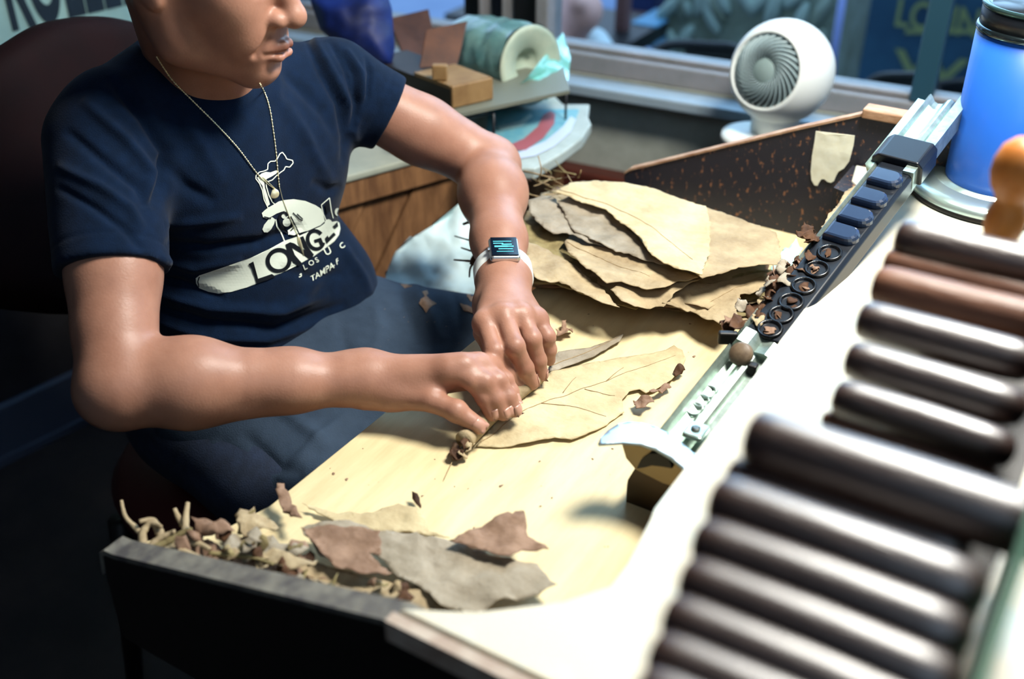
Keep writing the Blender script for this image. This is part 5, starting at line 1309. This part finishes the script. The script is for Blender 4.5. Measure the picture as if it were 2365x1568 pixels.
# teal plastic wrapped roll
roll = empty('wrapped_roll', at(1200, 140, 1.9), 'fat roll wrapped in crinkled teal tinted plastic on the rack', 'roll')
m_wrap = mat('teal_wrap', lin((.47, .62, .60)), .28, col2=lin((.33, .50, .50)), scale=24, bump=1.0, bscale=45, coat=.4)
a_ = v3(at(1075, 118, 1.97)); b_ = v3(at(1225, 150, 1.84)); ax_ = (b_-a_); Lr = float(np.linalg.norm(ax_)); ax_ /= Lr
Br = basis(tuple(ax_)); bm = bmesh.new(); rings = []
for i in range(25):
    s_ = i/24; row = []
    for k in range(40):
        a = 2*PI*k/40; d_ = Vector((math.cos(a), math.sin(a), 0))
        r_ = .068*(1+.02*math.sin(3*a))*(.90+.10*min(1, s_*6)); r_ += .006*noise.noise(Vector((math.cos(a)*2.5, math.sin(a)*2.5, s_*9)))
        row.append(bm.verts.new(Vector(a_)+Br @ Vector((r_*math.cos(a), r_*math.sin(a), s_*Lr))))
    rings.append(row)
for a, b in zip(rings, rings[1:]):
    for k in range(40): bm.faces.new((a[k], a[(k+1) % 40], b[(k+1) % 40], b[k]))
bm.faces.new(rings[0][::-1]); obj('wrapped_side', bm, m_wrap, roll, True)
bm = bmesh.new(); lathe(bm, [(.0670, 0), (.066, .004), (.058, .003), (.030, -.004), (.024, -.012), (.018, -.03), (.0002, -.03)], b_, tuple(ax_), 40, False); obj('roll_end', bm, mat('roll_paper', lin((.70, .74, .66)), .5, col2=lin((.56, .64, .58)), scale=10), roll, True)
bm = bmesh.new(); q = [Vector(at(*p)) for p in ((1225, 170, 1.80), (1300, 75, 1.92), (1318, 130, 1.90), (1312, 185, 1.86), (1262, 232, 1.80), (1215, 215, 1.78), (1190, 205, 1.80))]
c_ = Vector(at(1262, 165, 1.84)); cv = bm.verts.new(c_); vv = [bm.verts.new(p) for p in q]
for i in range(len(vv)): bm.faces.new((cv, vv[i], vv[(i+1) % len(vv)]))
bmesh.ops.subdivide_edges(bm, edges=bm.edges[:], cuts=5, use_grid_fill=True)
for v in bm.verts: v.co += Vector(-ray(1262, 165))*.012*noise.noise(v.co*45)
obj('loose_wrap', bm, mat('loose_teal_film', lin((.50, .80, .76)), .2, trans=.35, ior=1.15, bump=.8, bscale=60), roll, True)
# newspaper
npz = CZ+.020
news = empty('newspaper', onz(1230, 320, npz), 'folded newspaper supplement with teal and red cover on the side counter', 'newspaper')
NP = [(1120, 240), (1362, 240), (1358, 268), (1366, 285), (1345, 318), (1300, 352), (1235, 390), (1200, 388), (1150, 360), (1110, 340)]
bm = bmesh.new(); q = [onz(x, y, npz) for x, y in NP]; prism(bm, [(p[0], p[1]) for p in q], CZ+.001, npz); o = obj('paper_stack', bm, mat('newsprint', lin((.66, .70, .68)), .7, col2=lin((.60, .64, .62)), scale=30), news); bevel_mod(o, .003)
def flatprint(name, poly, z, m, parent):
    q = [onz(x, y, z) for x, y in poly]; bm = bmesh.new(); prism(bm, [(p[0], p[1]) for p in q], z-.0006, z); return obj(name, bm, m, parent)
flatprint('cover_print', [(1128, 252), (1338, 252), (1325, 290), (1290, 325), (1245, 352), (1200, 362), (1150, 345), (1120, 330)], npz+.0012, mat('print_teal', lin((.32, .58, .66)), .6, col2=lin((.48, .66, .68)), scale=26), news)
flatprint('white_band', [(1170, 357), (1200, 350), (1260, 325), (1300, 292), (1318, 268), (1330, 275), (1318, 305), (1280, 338), (1235, 360), (1200, 366)], npz+.0020, mat('print_pale', lin((.70, .74, .80)), .6), news)
flatprint('red_band', [(1160, 342), (1210, 320), (1242, 292), (1255, 265), (1270, 256), (1282, 262), (1280, 285), (1255, 318), (1215, 345), (1180, 348)], npz+.0028, mat('print_red', lin((.60, .33, .36)), .6), news)
flatprint('pale_line', [(1150, 292), (1200, 280), (1225, 262), (1230, 268), (1205, 290), (1155, 300)], npz+.0020, mat('print_light', lin((.66, .78, .78)), .6), news)
# white sack behind the leg
sk = [(890, 640), (900, 610), (915, 580), (960, 545), (1000, 520), (1060, 470), (1090, 465), (1110, 520), (1150, 560), (1150, 680), (1000, 720), (900, 700)]
q3 = [Vector(at(x, y, 1.62+.0006*(700-y)*.2)) for x, y in sk]
vs, fs = tri2d(sk, 12); bm = bmesh.new(); vv = []
for v in vs: 
    tt = 1.645+.00035*(v[0]-1000)*-.3+.00045*(640-v[1])+.018*noise.noise(Vector((v[0]*.018, v[1]*.018, 2)))+.006*noise.noise(Vector((v[0]*.05, v[1]*.05, 7)))
    vv.append(bm.verts.new(Vector(at(v[0], v[1], tt))))
for f in fs: bm.faces.new([vv[i] for i in f])
bmesh.ops.recalc_face_normals(bm, faces=bm.faces[:]); o = obj('white_sack', bm, mat('white_plastic_sack', lin((.84, .92, .92)), .5, col2=lin((.76, .86, .88)), scale=9), None, True); md = o.modifiers.new('s', 'SOLIDIFY'); md.thickness = .010; md.offset = -1
setp(o, 'crumpled white sack standing between the planked counter and the man\'s leg', 'sack')
# blue bag left of the boards
bg_ = [(716, 0), (880, -60), (905, 20), (912, 110), (905, 150), (870, 150), (800, 120), (740, 70)]
def puff(name, pts, t0, m, label, cat, dep, step=10):
    vs, fs = tri2d(pts, step); bm = bmesh.new(); A = []; B_ = []
    P_ = np.array(pts)
    for v in vs:
        e = min(math.hypot(v[0]-((p[0])), v[1]-p[1]) for p in dense(list(map(tuple, pts))+[tuple(pts[0])], 8)); b = dep*(1-math.exp(-e/25))+.006*noise.noise(Vector((v[0]*.03, v[1]*.03, 1)))
        A.append(bm.verts.new(Vector(at(v[0], v[1], t0-b)))); B_.append(bm.verts.new(Vector(at(v[0], v[1], t0+b*.7+.004))))
    cnt_ = {}
    for f in fs:
        bm.faces.new([A[i] for i in f]); bm.faces.new([B_[i] for i in reversed(f)])
        for i in range(len(f)):
            e = (f[i], f[(i+1) % len(f)]); cnt_[e] = 1
    for (i, j) in list(cnt_):
        if (j, i) not in cnt_: bm.faces.new((A[j], A[i], B_[i], B_[j]))
    bmesh.ops.recalc_face_normals(bm, faces=bm.faces[:]); return setp(obj(name, bm, m, None, True), label, cat)
puff('blue_bag', bg_, 1.80, mat('royal_blue_cloth', lin((.03, .15, .45)), .6, col2=lin((.015, .06, .22)), scale=9), 'royal blue cloth bag behind the man\'s shoulder on the counter', 'bag', .04)

# ------------------------------------------------------------------ chair and sign
chair = empty('round_back_chair', (-1.2, .88, 0), 'dark maroon chair with a high round padded back behind the man', 'chair')
m_mar = mat('maroon_leather', lin((.10, .03, .035)), .8, col2=lin((.075, .025, .03)), scale=12, spec=.15)
arch = [(-180, 480), (-150, 260), (-90, 160), (0, 96), (60, 62), (130, 45), (210, 40), (270, 50), (330, 68), (420, 130), (520, 300), (560, 500), (500, 700), (-100, 700)]
def backpad(pts, pl, pn, th_, m, name, parent):
    # points on a slanted plane through pl with normal pn
    bm = bmesh.new(); q = []
    for x, y in pts:
        r = ray(x, y); t = ((pl-C)@pn)/(r@pn); q.append(C+r*t)
    c_ = sum(q)/len(q); rings = []
    for sc_, d_ in ((1.0, 0.0), (1.012, .018), (.985, .036), (.93, .048), (.80, .054), (.45, .057)):
        rings.append([bm.verts.new(Vector(c_+(p-c_)*sc_+pn*d_)) for p in q])
    for a, b in zip(rings, rings[1:]):
        for k in range(len(q)): bm.faces.new((a[k], a[(k+1) % len(q)], b[(k+1) % len(q)], b[k]))
    bm.faces.new(rings[0][::-1]); bm.faces.new(rings[-1]); bmesh.ops.recalc_face_normals(bm, faces=bm.faces[:]); o = obj(name, bm, m, parent, True)
    md = o.modifiers.new('ss', 'SUBSURF'); md.levels = 1; md.render_levels = 1; return o
pn = v3((.97, 0, .20)); pn /= np.linalg.norm(pn)
arch2 = [tuple(p)[:2] for p in smoothpath([(a, b, 0) for a, b in arch+[arch[0]]], 3)][:-1]
backpad(arch2, v3((-1.27, .8, .8)), pn, .05, m_mar, 'backrest', chair)
bm = bmesh.new(); lathe(bm, [(.17, 0), (.20, .02), (.205, .05), (.185, .075), (.12, .085), (.0002, .086)], (-.98, .87, .405), seg=48); obj('seat', bm, mat('red_seat', lin((.26, .07, .06)), .6), chair, True)
for dx in (-.17, .17):
    for dy in (-.17, .17): mktube('leg', [(-.96+dx*.8, .84+dy*.8, .41), (-.96+dx, .84+dy, .0)], [.017, .013], m_dark, chair)
# sign on the left wall
sg = empty('painted_sign', Vector(at(180, 20, 2.1)), 'pale weathered sign board with dark hand painted letters behind the chair', 'sign')
sp = wl0 - wln*.0; spn = v3(-wln)
def onwall(px_, py_, off):
    r = ray(px_, py_); p0_ = v3(wl0)+spn*off; t = ((p0_-C)@spn)/(r@spn); return C+r*t
Q4 = [onwall(-120, 260, .004), onwall(362, 48, .004), onwall(366, -260, .004), onwall(-160, -200, .004)]
zl = min(Q4[0][2], Q4[1][2]); a0_ = Q4[0].copy(); b0_ = onwall(364, 50, .004)
zb2 = min(a0_[2], b0_[2])-.09; bm = bmesh.new()
slab(bm, (a0_[0], a0_[1], zb2), (b0_[0]-a0_[0], b0_[1]-a0_[1], 0), spn*.012, (0, 0, .62)); o = obj('board', bm, mat('sign_board', lin((.62, .76, .74)), .6, col2=lin((.54, .68, .68)), scale=9, bump=.2), sg); bevel_mod(o, .004)
m_let = mat('sign_letters', lin((.04, .13, .19)), .6)
sw = Vector((b0_[0]-a0_[0], b0_[1]-a0_[1], 0)).normalized()
def letters(txt, px_, py_, wpx, hh, wfac, m, parent, off=.018, name='lettering', bold=.02, track=1.0):
    cu = bpy.data.curves.new('t', 'FONT'); cu.body = txt; cu.size = 1.0; cu.offset = bold; cu.extrude = .0; cu.space_character = track
    o = bpy.data.objects.new('t', cu); COL.objects.link(o); dgx = bpy.context.evaluated_depsgraph_get(); me_ = o.evaluated_get(dgx).to_mesh()
    vs = [(v.co.x, v.co.y) for v in me_.vertices]; fs = [tuple(p.vertices) for p in me_.polygons]
    o.evaluated_get(dgx).to_mesh_clear(); bpy.data.objects.remove(o); bpy.data.curves.remove(cu)
    p0_ = Vector(onwall(px_, py_, off)); W_ = max(v[0] for v in vs); Hc = .70
    sx_ = wpx/W_; sy_ = hh/Hc
    bm = bmesh.new(); vv = [bm.verts.new(p0_+sw*(x*sx_)+Vector((0, 0, y*sy_))) for x, y in vs]
    for f in fs: bm.faces.new([vv[i] for i in f])
    return obj(name, bm, m, parent)
pA = Vector(onwall(28, 64, .018)); pB = Vector(onwall(330, 8, .018)); wid = (pB-pA).length*1.16
letters('ROLLERS', 24, 64, wid, .155, 1, m_let, sg, bold=.035, track=1.05)
bm = bmesh.new(); p0_ = Vector(onwall(296, 66, .017)); p1_ = Vector(onwall(362, 50, .017)); slab(bm, p0_, p1_-p0_, (0, 0, -.010), spn*.0006); obj('painted_line', bm, m_let, sg)

# ------------------------------------------------------------------ outside
bm = bmesh.new(); box(bm, (0, 7.2, -.17), (14, 9.6, .04)); struct('pavement', bm, mat('blue_pavement', lin((.46, .55, .68)), .8, col2=lin((.38, .48, .62)), scale=1.6))
def wl_at(px_, py_, Y): return ony(px_, py_, Y)
def vbox(name, p0x, p1x, top, bot, Y, dep, m, label=None, cat=None, parent=None):
    a = ony(p0x, bot, Y); b = ony(p1x, bot, Y); zt_ = ony((p0x+p1x)/2, top, Y)[2]; zb__ = ony((p0x+p1x)/2, bot, Y)[2]
    bm = bmesh.new(); box(bm, ((a[0]+b[0])/2, Y+dep/2, (zt_+zb__)/2), (abs(b[0]-a[0]), dep, zt_-zb__)); o = obj(name, bm, m, parent); bevel_mod(o, .004)
    if label: setp(o, label, cat)
    return o
rel = empty('relief_planter', ony(1730, 110, 3.4), 'grey green stone block carved with leaf relief outside the window', 'planter')
m_stone = mat('carved_stone', lin((.52, .58, .54)), .85, col2=lin((.40, .44, .38)), scale=7, bump=.8, bscale=30)
a = ony(1522, 200, 3.4); b = ony(1925, 200, 3.4)
bm = bmesh.new(); box(bm, ((a[0]+b[0])/2, 3.55, .525), (b[0]-a[0], .3, 1.35)); obj('stone_block', bm, m_stone, rel)
for i in range(34):
    px_ = random.uniform(1535, 1910); py_ = random.uniform(-30, 150); c_ = ony(px_, py_, 3.395); an = random.uniform(-.9, .9)
    bm = bmesh.new(); bmesh.ops.create_uvsphere(bm, u_segments=10, v_segments=8, radius=1, matrix=Matrix.Translation(Vector(c_)) @ Matrix.Rotation(an, 4, 'Y') @ Matrix.Diagonal((.022, .016, .065, 1))); obj('carved_leaf', bm, mat('carved_leaf_stone', lin((.62, .70, .67)), .8) if i % 3 else m_stone, rel, True)
vbox('wooden_post', 1415, 1441, -80, 122, 3.2, .04, mat('brown_post', lin((.42, .30, .30)), .7), 'brown wooden post outside the window beside the seated passer-by', 'post')
vbox('crate', 1453, 1512, 55, 108, 3.3, .2, mat('pale_blue_crate', lin((.36, .58, .72)), .6), 'pale blue crate on the pavement between post and carved stone', 'crate')
tb = empty('patio_table', ony(1480, 40, 3.6), 'brown slatted patio table with navy cloth outside beyond the crate', 'table')
vbox('table_apron', 1446, 1512, 30, 54, 3.6, .3, mat('brown_slat', lin((.42, .31, .30)), .7), parent=tb); vbox('cloth', 1448, 1512, -60, 30, 3.62, .3, mat('navy_cloth', lin((.04, .14, .34)), .8), parent=tb)
# metal chairs outside
def ochair(pts_l, Y, lab, xs):
    ch_ = empty('patio_chair', ony(xs[0], 180, Y), lab, 'chair', 'black metal chairs outside the window')
    q = [Vector(ony(x, y, Y)) for x, y in pts_l]; mktube('back_frame', smoothpath(q, 6), .014, m_black, ch_, 8)
    bm = bmesh.new(); r = [Vector(ony(x, y, Y+.01)) for x, y in xs[1]]; a_ = [bm.verts.new(p) for p in r]; b_ = [bm.verts.new(p+Vector((0, .012, 0))) for p in r]; n = len(r)
    bm.faces.new(a_); bm.faces.new(b_[::-1])
    for i in range(n): bm.faces.new((a_[i], b_[i], b_[(i+1) % n], a_[(i+1) % n]))
    bmesh.ops.recalc_face_normals(bm, faces=bm.faces[:]); obj('back_panel', bm, m_black, ch_)
    p = ony(xs[0]+60, 150, Y); sz = .24
    mkbox('seat', (p[0], Y+.2, sz-.0), (.36, .36, .03), m_black, ch_)
    for dx in (-.16, .16):
        for dy in (.04, .36): mktube('leg', [(p[0]+dx, Y+dy, sz), (p[0]+dx*1.1, Y+dy, -.148)], .012, m_black, ch_)
ochair([(1503, 175), (1504, 140), (1520, 115), (1560, 103), (1650, 106), (1700, 112), (1722, 140), (1722, 220)], 2.75, 'black metal chair with a wide backrest directly left of the fan outside', (1560, [(1580, 104), (1700, 112), (1715, 240), (1590, 240)]))
ochair([(2000, 245), (2005, 200), (2030, 180), (2080, 176), (2130, 180), (2160, 210), (2165, 260)], 2.75, 'black metal chair outside between the fan and the corner post', (2030, [(2030, 182), (2120, 180), (2140, 260), (2020, 250)]))
ochair([(2150, 265), (2155, 215), (2175, 195), (2230, 190), (2290, 195), (2310, 230), (2315, 270)], 3.35, 'black metal chair outside behind the blue canister', (2180, [(2170, 198), (2290, 198), (2300, 270), (2165, 260)]))
# dark glazed shopfront at the right with yellow lettering
sf = empty('lounge_front', ony(2150, 100, 4.2), 'dark blue shopfront across the patio with faded yellow lettering', 'shopfront')
a = ony(1930, 250, 4.2); b = ony(2500, 250, 4.2)
bm = bmesh.new(); box(bm, ((a[0]+b[0])/2+1.0, 4.25, .80), (b[0]-a[0]+2.0, .1, 1.9)); obj('dark_wall', bm, mat('deep_blue_front', lin((.20, .38, .48)), .6, col2=lin((.12, .26, .37)), scale=2.5), sf)
m_yel = mat('faded_yellow_paint', lin((.58, .63, .42)), .7)
def wletters(txt, px_, py_, w_, h_):
    cu = bpy.data.curves.new('t', 'FONT'); cu.body = txt; cu.size = 1.0; cu.offset = .02
    o = bpy.data.objects.new('t', cu); COL.objects.link(o); dgx = bpy.context.evaluated_depsgraph_get(); me_ = o.evaluated_get(dgx).to_mesh()
    vs = [(v.co.x, v.co.y) for v in me_.vertices]; fs = [tuple(p.vertices) for p in me_.polygons]
    o.evaluated_get(dgx).to_mesh_clear(); bpy.data.objects.remove(o); bpy.data.curves.remove(cu)
    W_ = max(v[0] for v in vs); p0_ = Vector(ony(px_, py_, 4.194)); bm = bmesh.new(); vv = [bm.verts.new(p0_+Vector((x*w_/W_, 0, y*h_/.70))) for x, y in vs]
    for f in fs: bm.faces.new([vv[i] for i in f])
    obj('lettering', bm, m_yel, sf)
wletters('LOUN', 2062, 58, .30, .10); wletters('WIVI', 2060, 172, .52, .10)
bm = bmesh.new(); slab(bm, Vector(ony(2090, 78, 4.196)), Vector(ony(2290, 78, 4.196))-Vector(ony(2090, 78, 4.196)), (0, 0, .018), (0, -.003, 0)); obj('painted_line', bm, m_yel, sf)
mktube('parasol_pole_outside', [ony(1955, -60, 3.3), ony(1925, 130, 3.3), ony(1920, 200, 3.3)], .012, mat('lilac_pole', lin((.50, .56, .78)), .5)); o = bpy.data.objects['parasol_pole_outside']; o.name = 'leaning_pole'; setp(o, 'leaning lilac grey pole outside, right of the fan', 'pole')
# passer-by sitting outside: crossed bare legs
OY = 3.0
def O(px_, py_, dy=0): return v3(ony(px_, py_, OY+dy))
m_skin2 = mat('passer_skin', lin((.80, .62, .58)), .6)
pp = [cone(O(1255, -30, .1), O(1345, 25, -.05), .085, .062, .03), cone(O(1345, 25, -.05), O(1300, 130, -.02), .056, .038, .02), cone(O(1270, -10, .2), O(1330, 55, .1), .08, .055, .03), cone(O(1330, 55, .1), O(1400, 128, .05), .048, .030, .02), cone(O(1400, 128, .05), O(1432, 140, -.02), .030, .026, .02),
      ell(O(1250, -130, .15), (.17, .12, .30), .05), cone(O(1250, -280, .15), O(1250, -330, .15), .05, .05, .03), ell(O(1250, -400, .15), (.08, .095, .12), .02), cone(O(1230, -230, .1), O(1290, -110, -.02), .045, .038, .03), cone(O(1290, -110, -.02), O(1330, 0, -.1), .036, .026, .02), ell(O(1332, 8, -.1), (.035, .03, .03), .01)]
lo_ = np.minimum.reduce([p.c-p.r for p in pp])-.02; hi_ = np.maximum.reduce([p.c+p.r for p in pp])+.02
Vp, Qp = surface(pp, .010, lo_, hi_, 10); Vp = relax(Vp, Qp, 2)
pas = empty('person', (float(O(1250, 0)[0]), OY+.15, -.15), 'person in white shorts sitting outside with bare legs crossed', 'person')
link_mesh('body', np_mesh('body', Vp, Qp), m_skin2, pas)
shs = [cone(O(1255, -30, .1), O(1300, -5, .02), .098, .085, .03), cone(O(1268, -12, .2), O(1300, 15, .14), .09, .075, .03), ell(O(1250, -60, .15), (.17, .14, .12), .04)]
lo_ = np.minimum.reduce([p.c-p.r for p in shs])-.02; hi_ = np.maximum.reduce([p.c+p.r for p in shs])+.02
Vp, Qp = surface(shs, .012, lo_, hi_, 10); link_mesh('shorts', np_mesh('shorts', Vp, Qp), mat('white_shorts', lin((.85, .92, .90)), .8), pas)
shs = [cone(O(1375, 98, .075), O(1402, 128, .05), .046, .036, .01), cone(O(1402, 130, .05), O(1440, 142, -.02), .036, .032, .01)]
lo_ = np.minimum.reduce([p.c-p.r for p in shs])-.02; hi_ = np.maximum.reduce([p.c+p.r for p in shs])+.02
Vp, Qp = surface(shs, .008, lo_, hi_, 10); link_mesh('sock', np_mesh('sock', Vp, Qp), mat('white_sock', lin((.80, .86, .88)), .8), pas)
shs = [ell(O(1250, -150, .15), (.185, .135, .29), .05), cone(O(1250, -280, .15), O(1250, -300, .15), .065, .06, .03), cone(O(1232, -235, .1), O(1262, -175, .03), .060, .056, .03)]
lo_ = np.minimum.reduce([p.c-p.r for p in shs])-.02; hi_ = np.maximum.reduce([p.c+p.r for p in shs])+.02
Vp, Qp = surface(shs, .012, lo_, hi_, 10); link_mesh('shirt', np_mesh('shirt', Vp, Qp), mat('pale_blue_shirt', lin((.55, .70, .82)), .8), pas)
shs = [ell(O(1250, -405, .17), (.088, .103, .122), .02), cut(O(1250, -398, .15), (0, -.8, -.6))]
lo_ = shs[0].c-.15; hi_ = shs[0].c+.15
Vp, Qp = surface(shs, .010, lo_, hi_, 10); link_mesh('hair', np_mesh('hair', Vp, Qp), mat('passer_hair', lin((.22, .15, .10)), .8), pas)
mkbox('bench_seat_outside', (float(O(1200, 0)[0]), OY+.25, float(O(1250, -10)[2])-.16), (.7, .35, .05), m_black); o = bpy.data.objects['bench_seat_outside']; o.name = 'outdoor_bench'; setp(o, 'dark bench seat under the person outside', 'bench')
